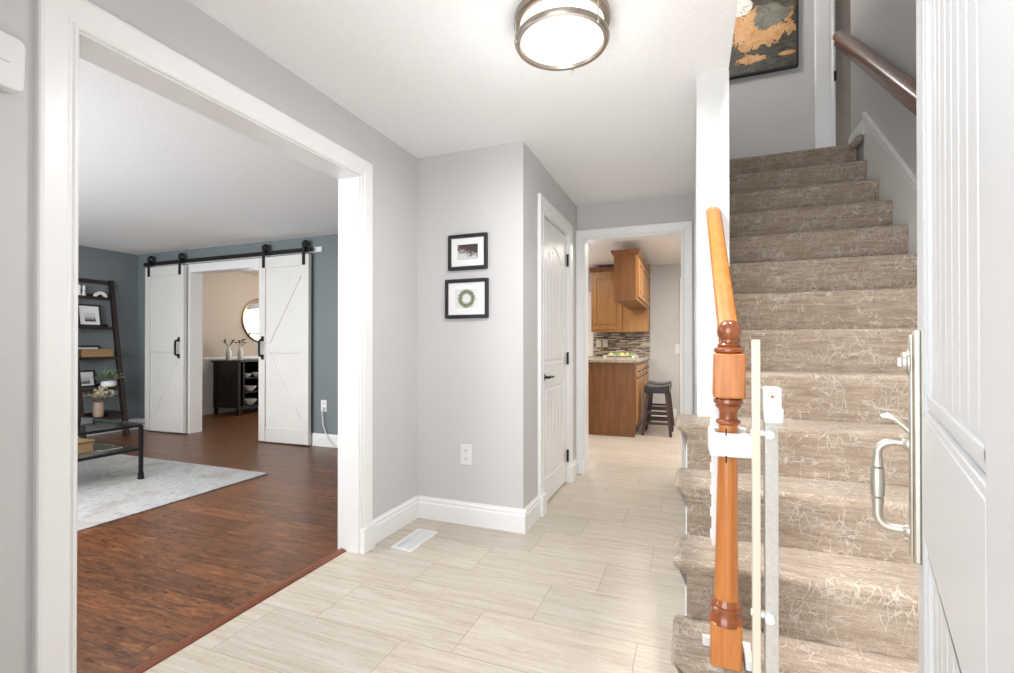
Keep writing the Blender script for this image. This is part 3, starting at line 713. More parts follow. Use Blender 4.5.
# ------------------------------------------------------------------ front door (open, local frame: x along the leaf, y out of the seen face)
DA = math.atan2(.9593, .2823)
d2 = bpy.data.objects.new('door_1', None); COL.objects.link(d2); d2.location = (.165, .302, 0); d2.rotation_euler = (0, 0, DA)
struct(d2, 'open white front door with grooved panels at the right edge', 'door')
DW = .915
HSW = .205
m = MB()
def rail_(x0, z0, x1, z1): m.box(x0, -.045, z0, x1, 0, z1)
rail_(0, .012, HSW, 2.13); rail_(DW - .125, .012, DW, 2.13); rail_(HSW, .012, DW - .125, .20); rail_(HSW, .825, DW - .125, 1.035); rail_(HSW, 1.98, DW - .125, 2.13)
m.build('door_leaf', 'door_white', d2, local=True, bevel=.002)
for (z0, z1) in ((.20, .825), (1.035, 1.98)):
    m = MB(); x0, x1 = HSW, DW - .125
    # stepped moulding ring
    for i, (a, dpt) in enumerate(((-.002, -.0015), (.012, -.008), (.026, -.004))):
        b_ = a + .012
        for bx_ in ((x0 + a, z0 + a, x0 + b_, z1 - a), (x1 - b_, z0 + a, x1 - a, z1 - a), (x0 + a, z0 + a, x1 - a, z0 + b_), (x0 + a, z1 - b_, x1 - a, z1 - a)):
            m.box(bx_[0], -.04, bx_[1], bx_[2], dpt, bx_[3])
    m.build('panel_moulding', 'door_white', d2, local=True, bevel=.002)
    m = MB(); n = 8; a0, a1 = x0 + .038, x1 - .038
    m.box(x0, -.04, z0, x1, -.0125, z1)
    for i in range(n):
        u0 = a0 + (a1 - a0) * i / n; u1 = a0 + (a1 - a0) * (i + 1) / n
        m.box(u0 + .0026, -.03, z0 + .036, u1 - .0026, -.0095, z1 - .036)
    m.build('panel', 'door_white', d2, local=True, bevel=.003)
# handle set
hs = DW - .07
plate = MB()
pz0, pz1, ph = .757, 1.19, .024
plate.box(hs - ph, 0, pz0, hs + ph, .011, pz1).box(hs - ph + .007, .010, pz0 + .008, hs + ph - .007, .017, pz1 - .008)
hp = plate.build('handle_plate', 'nickel', d2, local=True, bevel=.003, smooth=True)
m = MB().lathe([(.024, .016), (.024, .019), (.020, .021), (.020, .026), (.017, .028)], (hs, 0, 1.13), 24, 1); m.box(hs - .011, .026, 1.122, hs + .011, .033, 1.138)
m.build('deadbolt', 'nickel', hp, local=True, smooth=True)
m = MB().tube([(hs, .012, .995), (hs, .024, 1.008), (hs, .036, 1.020), (hs, .049, 1.025), (hs, .058, 1.022)], [.006, .006, .007, .008, .005], 10)
m.build('thumb_latch', 'nickel', hp, local=True, smooth=True)
zt_, zb_ = .975, .810
pts = [(hs, .012, zt_), (hs, .038, zt_ + .001)]
for i in range(1, 7):
    a = PI / 2 * i / 6; pts.append((hs, .040 + .024 * math.sin(a), zt_ - .024 + .024 * math.cos(a)))
rad = [.0075] * 8
zmid = (zt_ + zb_) / 2
seq = [(.944, .0075), (.926, .0105), (.924, .0075), (.922, .011), (.894, .0125), (.868, .011), (.866, .0075), (.864, .0105), (.842, .0085)]
for z, r in seq: pts.append((hs, .064, z)); rad.append(r)
for i in range(0, 7):
    a = PI / 2 * i / 6; pts.append((hs, .040 + .024 * math.cos(a), zb_ + .024 - .024 * math.sin(a))); rad.append(.0085)
pts.append((hs, .015, zb_)); rad.append(.0075)
m = MB().tube(pts, rad, 14)
for z in (zt_, zb_): m.lathe([(.013, .016), (.013, .020), (.010, .024), (.009, .026)], (hs, 0, z), 18, 1)
m.build('pull_handle', 'nickel', hp, local=True, smooth=True)

# ------------------------------------------------------------------ closet door
cdr = bpy.data.objects.new('door_2', None); COL.objects.link(cdr); cdr.location = (XC - .03, (CY0 + CY1) / 2, 0)
struct(cdr, 'closed white closet door with an arched grooved panel', 'door')
ya, yb_ = CY0 + .014, CY1 - .014; fx = XC - .012
m = MB()
m.box(fx - .035, ya, .018, fx - .006, yb_, CZ - .015)
ZS = ((.19, .86), (1.03, 1.78))
st_ = .105
m.box(fx - .008, ya, .018, fx, ya + st_, CZ - .015); m.box(fx - .008, yb_ - st_, .018, fx, yb_, CZ - .015)
m.box(fx - .008, ya + st_, .018, fx, yb_ - st_, .19); m.box(fx - .008, ya + st_, .86, fx, yb_ - st_, 1.03)
# arched head
pa, pb = ya + st_, yb_ - st_; arch = []
for i in range(13):
    tt = i / 12; arch.append((pa + (pb - pa) * tt, 1.78 + .14 * (math.sin(PI * tt) ** .8)))
m.prism([(pa, CZ - .015)] + [(pa, 1.78)] + arch[1:-1] + [(pb, 1.78), (pb, CZ - .015)], 0, fx - .008, fx)
m.build('door_leaf', 'trim', cdr, bevel=.0015)
for z0, z1 in ((.205, .845), (1.045, 1.765)):
    m = MB(); n = 5
    for i in range(n):
        u0 = pa + .022 + (pb - pa - .044) * i / n; u1 = pa + .022 + (pb - pa - .044) * (i + 1) / n; um = ((u0 + u1) / 2 - pa) / (pb - pa)
        top = z1 + (.14 * math.sin(PI * um) ** .8 - .01 if z1 > 1.5 else 0)
        m.box(fx - .008, u0 + .004, z0 + .012, fx + .001, u1 - .004, top - .01)
    m.build('panel', 'trim', cdr, bevel=.003)
m = MB().lathe([(.026, fx), (.026, fx + .008), (.022, fx + .010)], (0, ya + .062, .935), 20, 0)
m.tube([(fx + .005, ya + .062, .935), (fx + .045, ya + .062, .935)], .010, 12).tube([(fx + .045, ya + .055, .935), (fx + .048, ya + .10, .938), (fx + .046, ya + .17, .933)], [.010, .009, .007], 12)
m.build('lever_handle', 'black_metal', cdr, smooth=True)
for z in (.232, 1.055, 1.885):
    m = MB().box(XC - .004, CY1 - .026, z - .05, XC + .004, CY1 - .004, z + .05).tube([(XC + .006, CY1 - .014, z - .052), (XC + .006, CY1 - .014, z + .052)], .006, 10)
    m.build('hinge', 'black_metal', cdr)

# ------------------------------------------------------------------ ceiling light
lx, ly = -.466, 1.801
t_ = thing('ceiling_light', (lx, ly, H - .09), 'round flush ceiling light with two brushed metal rings', 'lamp')
MB().lathe([(0.1792, H), (0.1855, H - .004), (0.1855, H - .028), (0.1774, H - .034), (0.1629, H - .034)], (lx, ly, 0), 64, cap=False).build('mounting_ring', 'bronze_ring', t_, smooth=True)
MB().lathe([(0.1629, H - .002), (0.1629, H - .090), (0.1358, H - .0915), (0.0000, H - .0925)], (lx, ly, 0), 64).build('diffuser', 'diffuser', t_, smooth=True)
MB().lathe([(0.1634, H - .082), (0.1783, H - .082), (0.1837, H - .087), (0.1837, H - .094), (0.1774, H - .104), (0.1629, H - .104), (0.1580, H - .0935), (0.1634, H - .088)], (lx, ly, 0), 64, cap=False).build('lower_ring', 'bronze_ring', t_, smooth=True)
for k in range(3):
    a = math.radians(90 + 120 * k)
    p = (lx + .183 * math.cos(a), ly + .183 * math.sin(a))
    MB().tube([(p[0], p[1], H - .02), (p[0], p[1], H - .104)], .0028, 8).ball((p[0], p[1], H - .108), .006, 10).build('thumb_screw', 'nickel', t_, smooth=True)
lb = bpy.data.lights.new('ceiling_light_bulb', 'AREA'); lb.shape = 'DISK'; lb.size = .30; lb.energy = 17; lb.color = (.985, .985, 1)
ll = bpy.data.objects.new('ceiling_light_bulb', lb); COL.objects.link(ll); ll.parent = t_; ll.location = (0, 0, -.022)
lb = bpy.data.lights.new('ceiling_light_glow', 'POINT'); lb.shadow_soft_size = .2; lb.energy = 4.5; lb.color = (.985, .985, 1)
ll = bpy.data.objects.new('ceiling_light_glow', lb); COL.objects.link(ll); ll.parent = t_; ll.location = (0, 0, -.32)

# ------------------------------------------------------------------ foyer small things
def framed(name, x0, x1, z0, z1, y, fw, mw, mh, print_mat, label, dz=0):
    t = thing(name, ((x0 + x1) / 2, y - .01, z0), label, 'picture')
    m = MB()
    for b in ((x0, z0, x0 + fw, z1), (x1 - fw, z0, x1, z1), (x0 + fw, z0, x1 - fw, z0 + fw), (x0 + fw, z1 - fw, x1 - fw, z1)): m.box(b[0], y - .022, b[1], b[2], y - .001, b[3])
    m.build('frame', 'black_frame', t, bevel=.002)
    B(x0 + fw, y - .012, z0 + fw, x1 - fw, y - .006, z1 - fw).build('mat', 'mat_board', t)
    cx, cz = (x0 + x1) / 2, (z0 + z1) / 2 + dz
    B(cx - mw / 2, y - .014, cz - mh / 2, cx + mw / 2, y - .0118, cz + mh / 2).build('print', print_mat, t)
    return t
framed('picture_frame', -1.489, -1.209, 1.657, 1.886, YP, .022, .145, .098, 'print_bouquet', 'small black framed print of a dark bouquet, the upper of two')
framed('picture_frame', -1.511, -1.2025, 1.341, 1.595, YP, .022, .165, .125, 'print_wreath', 'small black framed print of a green wreath, the lower of two')
def outlet(x, z, y, label, w_=.082, h_=.135):
    t = thing('wall_outlet', (x, y, z), label, 'outlet')
    B(x - w_ / 2, y - .006, z - h_ / 2, x + w_ / 2, y, z + h_ / 2).build('cover_plate', 'plastic', t, bevel=.002)
    for s_ in (-1, 1):
        so = MB().lathe([(.019, y - .008), (.019, y - .004)], (x, 0, z + s_ * .027), 18, 1).build('socket', 'plastic', t, smooth=True)
        mm = MB()
        for sx_ in (-.007, .007): mm.box(x + sx_ - .0014, y - .0086, z + s_ * .027 - .002, x + sx_ + .0014, y - .0079, z + s_ * .027 + .008)
        mm.box(x - .0025, y - .0086, z + s_ * .027 - .012, x + .0025, y - .0079, z + s_ * .027 - .007)
        mm.build('slots', 'gap', so)
    return t
outlet(-1.364, .453, YP, 'white wall outlet low under the two framed prints')
outlet(-3.95, .468, YB, 'white wall outlet right of the barn doors')
m = MB(); pts = [(-3.95, YB - .012, .44), (-3.945, YB - .035, .40), (-3.93, YB - .035, .25), (-3.88, YB - .035, .13), (-3.78, YB - .05, .03), (-3.6, YB - .06, .008), (-3.3, YB - .07, .006)]
m.tube(pts, .006, 8).box(-3.965, YB - .03, .425, -3.935, YB - .009, .455)
tag(m.build('power_cord', 'plastic', smooth=True), 'white cord hanging from the outlet right of the barn doors', 'cord')
# floor vent
t_ = thing('floor_vent', (-1.535, 2.457, 0), 'white metal floor register set into the tiles', 'vent')
m = MB(); x0, x1, y0_, y1_ = -1.607, -1.463, 2.306, 2.608
for b in ((x0, y0_, x0 + .02, y1_), (x1 - .02, y0_, x1, y1_), (x0 + .02, y0_, x1 - .02, y0_ + .022), (x0 + .02, y1_ - .022, x1 - .02, y1_)): m.box(b[0], b[1], 0, b[2], b[3], .006)
m.build('vent_frame', 'plastic', t_)
B(x0 + .018, y0_ + .02, .0005, x1 - .018, y1_ - .02, .0022).build('damper', 'grey_slot', t_)
m = MB()
for i in range(15):
    yy = y0_ + .024 + i * .0172; m.box(x0 + .018, yy, .002, x1 - .018, yy + (.0065 if i < 7 else .013), .0052)
m.box(-1.538, y0_ + .02, .002, -1.532, y1_ - .02, .0056)
m.build('louvres', 'plastic', t_)
# chime box on the left wall
m = MB(); m.prism([(.735 + math.cos(a) * .02 - .02, 1.92 + sg * .0 + math.sin(a) * .02 + (.052 if math.sin(a) >= 0 else -.052)) for a, sg in [(math.radians(q), 0) for q in (90, 60, 30, 0, -30, -60, -90)]] + [(.50, 1.848), (.50, 1.992)], 0, XL + .001, XL + .045)
t_ = thing('chime_box', (XL + .02, .62, 1.848), 'white plastic box mounted high on the wall at the left edge', 'wall box')
m.build('cover', 'plastic', t_, bevel=.006, seg=3)
B(XL + .0445, .50, 1.915, XL + .046, .70, 1.918).build('seam', 'grey_slot', t_)
struct(B(-.79, -.2, -.05, .2, .1, -.001).build('trim_entry_sill', 'threshold'), 'sill below the entrance door', 'threshold')

# ------------------------------------------------------------------ painting upstairs
px0, px1, pz0, pz1, py = .05, .992, 3.905, 4.72, 5.4
t_ = thing('abstract_painting', ((px0 + px1) / 2, py - .02, pz0), 'large black framed abstract relief painting in gold and charcoal above the stairs', 'painting')
m = MB()
for b in ((px0, pz0, px0 + .018, pz1), (px1 - .018, pz0, px1, pz1), (px0, pz0, px1, pz0 + .018), (px0, pz1 - .018, px1, pz1)): m.box(b[0], py - .055, b[1], b[2], py - .012, b[3])
m.build('frame', 'black_frame', t_, bevel=.002)
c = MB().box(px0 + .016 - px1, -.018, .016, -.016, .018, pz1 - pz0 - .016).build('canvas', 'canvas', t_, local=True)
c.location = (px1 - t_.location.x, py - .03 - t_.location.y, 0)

# ------------------------------------------------------------------ barn doors
t_ = thing('barn_door_rail', (-5.48, YB - .1, 2.24), 'long black barn door track on the blue grey wall', 'rail')
B(-7.03, YB - .063, 2.252, -4.06, YB - .055, 2.302).build('track', 'black_metal', t_, bevel=.001)
B(-6.95, YB - .024, 2.250, -3.97, YB - .001, 2.309).build('backing_board', 'trim', t_)['label'] = 'white board behind the track'
for x in (-6.88, -6.2, -5.5, -4.8, -4.1):
    MB().tube([(x, YB - .024, 2.277), (x, YB - .070, 2.277)], .012, 12).build('standoff', 'black_metal', t_)
def barn(x0, x1, mir, label, hx):
    t = thing('barn_door', ((x0 + x1) / 2, YB - .06, .015), label, 'barn door', 'white sliding barn doors')
    z0, z1 = .015, 2.225; yb0, yb1 = YB - .068, YB - .038; yf = yb0 - .014; sw = .105
    B(x0, yb0, z0, x1, yb1, z1).build('backing_panel', 'barn_white', t)
    m = MB(); zm = 1.13
    m.box(x0, yf, z0, x0 + sw, yb0, z1); m.box(x1 - sw, yf, z0, x1, yb0, z1)
    for a, b in ((z0, z0 + .17), (zm - .055, zm + .055), (z1 - .13, z1)): m.box(x0 + sw, yf, a, x1 - sw, yb0, b)
    m.build('door_frame', 'barn_white', t, bevel=.003)
    xi0, xi1 = x0 + sw, x1 - sw
    for (za, zb, d) in ((zm + .055, z1 - .13, mir), (z0 + .17, zm - .055, -mir)):
        p, q = (xi0, za), (xi1, zb)
        if d > 0: p, q = (xi0, zb), (xi1, za)
        m = MB(); hwid = .055
        dv = Vector((q[0] - p[0], q[1] - p[1])).normalized(); dzz = hwid / abs(dv.x); dxx = hwid / abs(dv.y)
        s_ = 1 if q[1] > p[1] else -1
        poly = [(p[0], p[1]), (p[0] + dxx, p[1]), (q[0], q[1] - s_ * dzz), (q[0], q[1]), (q[0] - dxx, q[1]), (p[0], p[1] + s_ * dzz)]
        m.prism(poly, 1, yb0 - .010, yb0 + .001); m.build('diagonal_brace', 'barn_white', t, bevel=.003)
    for x in (x0 + .08, x1 - .07):
        m = MB().box(x - .022, yf - .007, 2.10, x + .022, yf - .001, 2.345)
        m.lathe([(.028, yf - .006), (.034, yf + .002), (.044, YB - .07), (.048, YB - .066), (.044, YB - .064), (.044, YB - .054), (.048, YB - .052), (.044, YB - .048)], (x, 0, 2.345), 22, 1)
        for zb_ in (2.13, 2.19): m.lathe([(.012, yf - .012), (.012, yf - .006)], (x, 0, zb_), 10, 1)
        m.build('hanger', 'black_metal', t, bevel=.001)
    m = MB().tube([(hx, yf, 1.24), (hx, yf - .045, 1.225), (hx, yf - .05, 1.21), (hx, yf - .05, 1.06), (hx, yf - .045, 1.045), (hx, yf, 1.03)], .014, 10)
    m.box(hx - .02, yf - .006, 1.215, hx + .02, yf, 1.275).box(hx - .02, yf - .006, .995, hx + .02, yf, 1.055)
    m.build('pull_handle', 'black_metal', t)
barn(-6.965, -6.2, 1, 'white barn door with diagonal braces beside the ladder shelf, left of the doorway', -6.285)
barn(-4.875, -4.105, -1, 'white barn door with diagonal braces right of the doorway, beside the outlet', -4.808)

# ------------------------------------------------------------------ rug, coffee table
m = MB(); rx0, rx1, ry0, ry1 = -6.1, -3.565, .55, 3.235
n = 60
m.box(rx0, ry0, .0005, rx1, ry1, .011)
tag(m.build('area_rug', 'rug', bevel=.004), 'pale grey distressed area rug on the dark plank floor', 'rug')
tx0, tx1, ty0, ty1 = -5.65, -4.41, 1.75, 2.715; R0 = .011
t_ = thing('coffee_table', ((tx0 + tx1) / 2, (ty0 + ty1) / 2, R0), 'black metal coffee table with glass top and lower shelf on the rug', 'table')
for x in (tx0 + .02, tx1 - .02):
    for y in (ty0 + .02, ty1 - .02):
        m = MB().box(x - .013, y - .013, R0 + .05, x + .013, y + .013, .478)
        m.prism([(x - .024, R0), (x + .024, R0), (x + .02, R0 + .02), (x + .013, R0 + .06), (x - .013, R0 + .06), (x - .02, R0 + .02)], 1, y - .016, y + .016)
        m.build('leg', 'black_metal', t_, bevel=.002)
for z, nm in ((.462, 'top_frame'), (.262, 'shelf_frame')):
    m = MB()
    for b in ((tx0 + .03, ty0 + .008, tx1 - .03, ty0 + .032), (tx0 + .03, ty1 - .032, tx1 - .03, ty1 - .008), (tx0 + .008, ty0 + .03, tx0 + .032, ty1 - .03), (tx1 - .032, ty0 + .03, tx1 - .008, ty1 - .03)): m.box(b[0], b[1], z, b[2], b[3], z + .022)
    m.build(nm, 'black_metal', t_)
B(tx0, ty0, .4845, tx1, ty1, .494).build('glass_top', 'glass', t_, bevel=.001)
B(tx0 + .034, ty0 + .034, .278, tx1 - .034, ty1 - .034, .284).build('glass_shelf', 'glass', t_)
t_ = thing('wicker_box', (-4.75, 2.2, .2845), 'tan woven box on the lower shelf of the coffee table', 'box')
B(-4.88, 2.12, .2845, -4.60, 2.44, .37).build('body', 'wicker', t_, bevel=.012)
B(-4.885, 2.115, .37, -4.595, 2.445, .385).build('lid', 'wicker', t_, bevel=.006)
t_ = thing('magazine', (-4.85, 2.56, .2845), 'dark patterned magazine lying behind the tan box', 'magazine')
B(-5.1, 2.47, .2845, -4.56, 2.63, .292).build('pages', 'book', t_)
B(-5.103, 2.467, .292, -4.557, 2.633, .294).build('cover', 'leaf_dark', t_)

# ------------------------------------------------------------------ ladder shelf (leans on the left living wall)
LY0, LY1 = 3.50, 4.015                       # outer faces of the two rails, along the wall
def lxf(z): return XLL + .03 + (2.03 - z) / 2.03 * .40      # front line of the leaning rails
t_ = thing('ladder_shelf', (XLL + .25, (LY0 + LY1) / 2, 0), 'dark espresso leaning ladder shelf against the blue grey wall', 'shelf')
def leanrail(y0_, y1_):
    m = MB(); m.prism([(lxf(0) - .075, 0), (lxf(0), 0), (lxf(2.03) + .0, 2.03), (lxf(2.03) - .02, 2.03)], 1, y0_, y1_)
    return m
# width narrows toward the top
def rail_pair(s_):
    yb = LY0 if s_ < 0 else LY1; yt = yb + .02
    m = MB(); wd = .045
    A = [m.bm.verts.new(p) for p in ((lxf(0) - .07, yb, 0), (lxf(0), yb, 0), (lxf(0), yb - s_ * wd, 0), (lxf(0) - .07, yb - s_ * wd, 0))]
    Bq = [m.bm.verts.new(p) for p in ((XLL + .002, yt, 2.03), (XLL + .05, yt, 2.03), (XLL + .05, yt - s_ * wd, 2.03), (XLL + .002, yt - s_ * wd, 2.03))]
    m.face(A[::-1]); m.face(Bq)
    for i in range(4): m.face([A[i], A[(i + 1) % 4], Bq[(i + 1) % 4], Bq[i]])
    m.build('side_rail', 'espresso', t_, bevel=.002)
rail_pair(-1); rail_pair(1)
def ly_(z): return LY0 + .02 * z / 2.03 + .04, LY1 + .02 * z / 2.03 - .04
SH = (1.80, 1.41, 1.015, .63, .26)
for z in SH + (2.02,):
    a, b_ = ly_(z); back = XLL + .003
    B(back, a, z - (.034 if z < 1.9 else .05), lxf(z) - .004, b_, z).build('shelf_board', 'espresso', t_, bevel=.002)
    if z < 1.9: B(back, a, z, back + .014, b_, z + .035).build('back_lip', 'espresso', t_)

def leaning_frame(y0_, y1_, z, h_, label, mat, xo):
    xb = XLL + xo; t = thing('picture_frame', (xb, (y0_ + y1_) / 2, z), label, 'picture')
    t.rotation_euler = (0, math.radians(-9), 0)
    w2 = (y1_ - y0_) / 2
    m = MB()
    for b in ((-w2, 0, -w2 + .022, h_), (w2 - .022, 0, w2, h_), (-w2, 0, w2, .022), (-w2, h_ - .022, w2, h_)): m.box(-.009, b[0], b[1], .009, b[2], b[3])
    m.build('frame', 'black_frame', t, local=True)
    B(-.006, -w2 + .02, .02, .003, w2 - .02, h_ - .02).build('mat', 'mat_board', t, local=True)
    B(.0029, -w2 * .42, h_ * .22, .0045, w2 * .5, h_ * .62).build('print', mat, t, local=True)
    return t
# ornaments, basket, plants on the shelf
def figurine(y, z, x, s_, label):
    m = MB().lathe([(.020, 0), (.022, .01), (.012, .05), (.014, .08), (.018, .10), (.014, .125), (.0, .135)], (x, y, z), 14)
    tag(m.build('figurine', 'pot_white', smooth=True), label, 'ornament', 'figurines on the ladder shelf')
figurine(3.64, 1.80, XLL + .07, 1, 'small white figurine at the left end of the top shelf')
figurine(3.69, 1.80, XLL + .07, 1, 'small white figurine on the top shelf, nearer the half round ornament')
m = MB(); pr = [(math.cos(PI * i / 12) * .075, math.sin(PI * i / 12) * .07) for i in range(13)] + [(-.045, 0)] + [(-math.cos(PI * i / 8) * .035, math.sin(PI * i / 8) * .03) for i in range(1, 8)] + [(.045, 0)]
m.prism([(3.875 + a, 1.80 + b_) for a, b_ in pr], 0, XLL + .045, XLL + .075)
tag(m.build('half_round_ornament', 'pot_white', bevel=.003), 'white half round ornament on the top shelf', 'ornament')
leaning_frame(3.62, 3.88, 1.41, .285, 'black framed grass print leaning on the second shelf', 'print_grass', .09)
leaning_frame(3.60, 3.88, 1.015, .15, 'black frame lying low behind the woven basket', 'print_field', .06)
leaning_frame(3.58, 3.83, .63, .22, 'black framed print leaning behind the leafy plant', 'print_field', .065)
t_ = thing('woven_basket', (XLL + .14, 3.77, 1.015), 'tan woven basket on the middle shelf of the ladder shelf', 'basket')
m = MB(); m.box(XLL + .095, 3.60, 1.016, XLL + .21, 3.95, 1.11); m.build('body', 'wicker', t_, bevel=.01)
m = MB()
for b in ((XLL + .09, 3.595, XLL + .215, 3.61), (XLL + .09, 3.94, XLL + .215, 3.955), (XLL + .09, 3.595, XLL + .105, 3.955), (XLL + .20, 3.595, XLL + .215, 3.955)): m.box(b[0], b[1], 1.10, b[2], b[3], 1.12)
m.build('rim', 'wicker', t_, bevel=.004)
def foliage(m, c, n, rad, lmin, lmax, wd, up=.3):
    for _ in range(n):
        a = random.uniform(0, 2 * PI); e = random.uniform(-.15, 1.3)
        d = Vector((math.cos(a) * math.cos(e), math.sin(a) * math.cos(e), math.sin(e) + up)).normalized()
        p = Vector(c) + Vector((d.x, d.y, d.z * .7)) * rad * random.uniform(.15, 1)
        m.leaf(p, d + Vector((random.uniform(-.6, .6), random.uniform(-.6, .6), random.uniform(-.4, .4))), random.uniform(lmin, lmax), wd, (random.uniform(-1, 1), random.uniform(-1, 1), 1))
    return m
t_ = thing('potted_plant', (XLL + .24, 3.875, .63), 'bushy green plant in a low white bowl on the ladder shelf', 'plant')
MB().lathe([(.04, .631), (.070, .640), (.082, .668), (.076, .700), (.066, .705), (.064, .69)], (XLL + .24, 3.875, 0), 24).build('bowl', 'pot_white', t_, smooth=True)
foliage(MB(), (XLL + .24, 3.875, .72), 190, .15, .04, .075, .026).build('foliage', 'leaf', t_)
t_ = thing('vase_of_dried_flowers', (XLL + .27, 3.745, .26), 'tan vase with pale dried flowers on the lowest shelf', 'vase')
MB().lathe([(.045, .261), (.055, .27), (.058, .36), (.050, .44), (.043, .45), (.04, .445)], (XLL + .27, 3.745, 0), 20).build('vase', 'pot_tan', t_, smooth=True)
m = MB()
for _ in range(22):
    a = random.uniform(0, 2 * PI); s_ = random.uniform(.04, .15); zt0 = random.uniform(.46, .60)
    p = (XLL + .27 + math.cos(a) * s_ * .6, 3.745 + math.sin(a) * s_ * 1.25 + .01, zt0)
    m.tube([(XLL + .27, 3.745, .42), p], .002, 5)
    q = m
    m.ball(p, .004, 6)
m.build('stems', 'twig', t_)
m = MB(); foliage(m, (XLL + .27, 3.755, .50), 170, .165, .03, .06, .034, .35); m.build('blossoms', 'dried', t_)
t_ = thing('storage_box', (XLL + .2, 3.9, .26), 'flat black box on the lowest shelf beside the tan vase', 'box')
B(XLL + .06, 3.82, .261, XLL + .36, 3.955, .30).build('body', 'black_wood', t_)
B(XLL + .056, 3.816, .30, XLL + .364, 3.958, .315).build('lid', 'black_wood', t_)

# ------------------------------------------------------------------ dining room: sideboard, vases, mirror
sx0, sx1, sy0, sy1 = XDL + .035, -6.98, 5.75, 7.35; stp = .915
t_ = thing('sideboard', ((sx0 + sx1) / 2, (sy0 + sy1) / 2, 0), 'black farmhouse sideboard seen behind the right barn door', 'sideboard')
B(sx0 - .01, sy0 - .04, stp - .03, sx1 + .03, sy1 + .04, stp).build('top', 'black_wood', t_, bevel=.003)
m = MB(); ia = sx0
m.box(sx0, sy0, .12, sx1, sy0 + .03, stp - .03); m.box(sx0, sy1 - .03, .12, sx1, sy1, stp - .03); m.box(sx0, sy0 + .03, .12, sx0 + .02, sy1 - .03, stp - .03)
m.box(sx0, sy0 + .03, .12, sx1, sy1 - .03, .15); m.box(sx0 + .02, sy0 + .08, .15, sx1, sy0 + .11, stp - .03); m.box(sx0 + .02, sy0 + .66, .15, sx1, sy0 + .69, stp - .03)
for a, b_ in ((sx0, sx0 + .06), (sx1 - .06, sx1)): m.box(a, sy0 - .012, .12, b_, sy0, stp - .03)
m.box(sx0 + .06, sy0 - .012, .12, sx1 - .06, sy0, .2); m.box(sx0 + .06, sy0 - .012, stp - .1, sx1 - .06, sy0, stp - .03)
m.build('carcass', 'black_wood', t_)
m = MB(); m.beam((sx0 + .07, sy0 - .005, .21), (sx1 - .07, sy0 - .005, stp - .11), .01, .05, (0, 0, 1)); m.beam((sx1 - .07, sy0 - .005, .21), (sx0 + .07, sy0 - .005, stp - .11), .01, .05, (0, 0, 1))
m.build('cross_brace', 'black_wood', t_)
for z in (.36, .60): B(sx0 + .02, sy0 + .111, z, sx1 - .02, sy0 + .66, z + .02).build('inner_shelf', 'black_wood', t_)
dr = B(sx1 - .02, sy0 + .695, .16, sx1 - .001, sy1 - .035, stp - .04).build('door', 'black_wood', t_, bevel=.003)
for x in (sx0 + .03, sx1 - .03):
    for y in (sy0 + .02, sy1 - .02): B(x - .03, y - .02, 0, x + .03, y + .02, .12).build('foot', 'black_wood', t_)
def bowl(x, y, z, r, label):
    m = MB().lathe([(r * .45, z + .001), (r * .5, z + .006), (r * .9, z + r * .5), (r, z + r * .8), (r * .93, z + r * .8), (r * .8, z + r * .45), (0, z + .012)], (x, y, 0), 20)
    tag(m.build('serving_bowl', 'pot_white', smooth=True), label, 'bowl', 'white dishes in the sideboard')
bowl(-7.08, sy0 + .22, .62, .085, 'white bowl on the upper shelf inside the black sideboard, nearer the doorway')
bowl(-7.08, sy0 + .45, .62, .095, 'white bowl on the upper shelf inside the black sideboard, nearer the right barn door')
bowl(-7.10, sy0 + .30, .38, .11, 'white bowl on the middle shelf inside the black sideboard')
bowl(-7.10, sy0 + .30, .15, .12, 'white bowl on the floor of the black sideboard')
def vase(x, y, label, k):
    t = thing('bottle_vase', (x, y, stp), label, 'vase', 'pale bottle vases on the sideboard')
    MB().lathe([(.040, stp + .001), (.046, stp + .01), (.046, stp + .13), (.034, stp + .17), (.018, stp + .20), (.018, stp + .235), (.022, stp + .24), (.017, stp + .238)], (x, y, 0), 20).build('bottle', 'pot_white', t, smooth=True)
    m = MB()
    for i in range(7):
        a = random.uniform(0, 2 * PI); p = Vector((x, y, stp + .22)); q = p + Vector((math.cos(a) * .05, math.sin(a) * .07, random.uniform(.06, .12)))
        m.tube([p, q], .003, 5); m.leaf(q, q - p + Vector((0, 0, -.04)), .06, .04); m.leaf(q, Vector((-(q - p).y, (q - p).x, .05)), .05, .035)
    m.build('sprigs', 'leaf_dark', t)
vase(-7.33, 5.84, 'pale bottle vase with dark sprigs on the sideboard, the one farther from the mirror', 0)
vase(-7.30, 6.04, 'pale bottle vase with dark sprigs on the sideboard, the one nearer the mirror', 1)
t_ = thing('round_mirror', (XDL, 6.76, 1.65), 'round brass rimmed mirror on the beige dining room wall', 'mirror')
MB().lathe([(.415, XDL + .001), (.415, XDL + .03), (.40, XDL + .034), (.392, XDL + .03), (.392, XDL + .012)], (0, 6.725, 1.645), 64, 0, cap=False).build('rim', 'brass', t_, smooth=True)
MB().lathe([(.393, XDL + .004), (.393, XDL + .012)], (0, 6.725, 1.645), 64, 0).build('glass', 'mirror', t_)

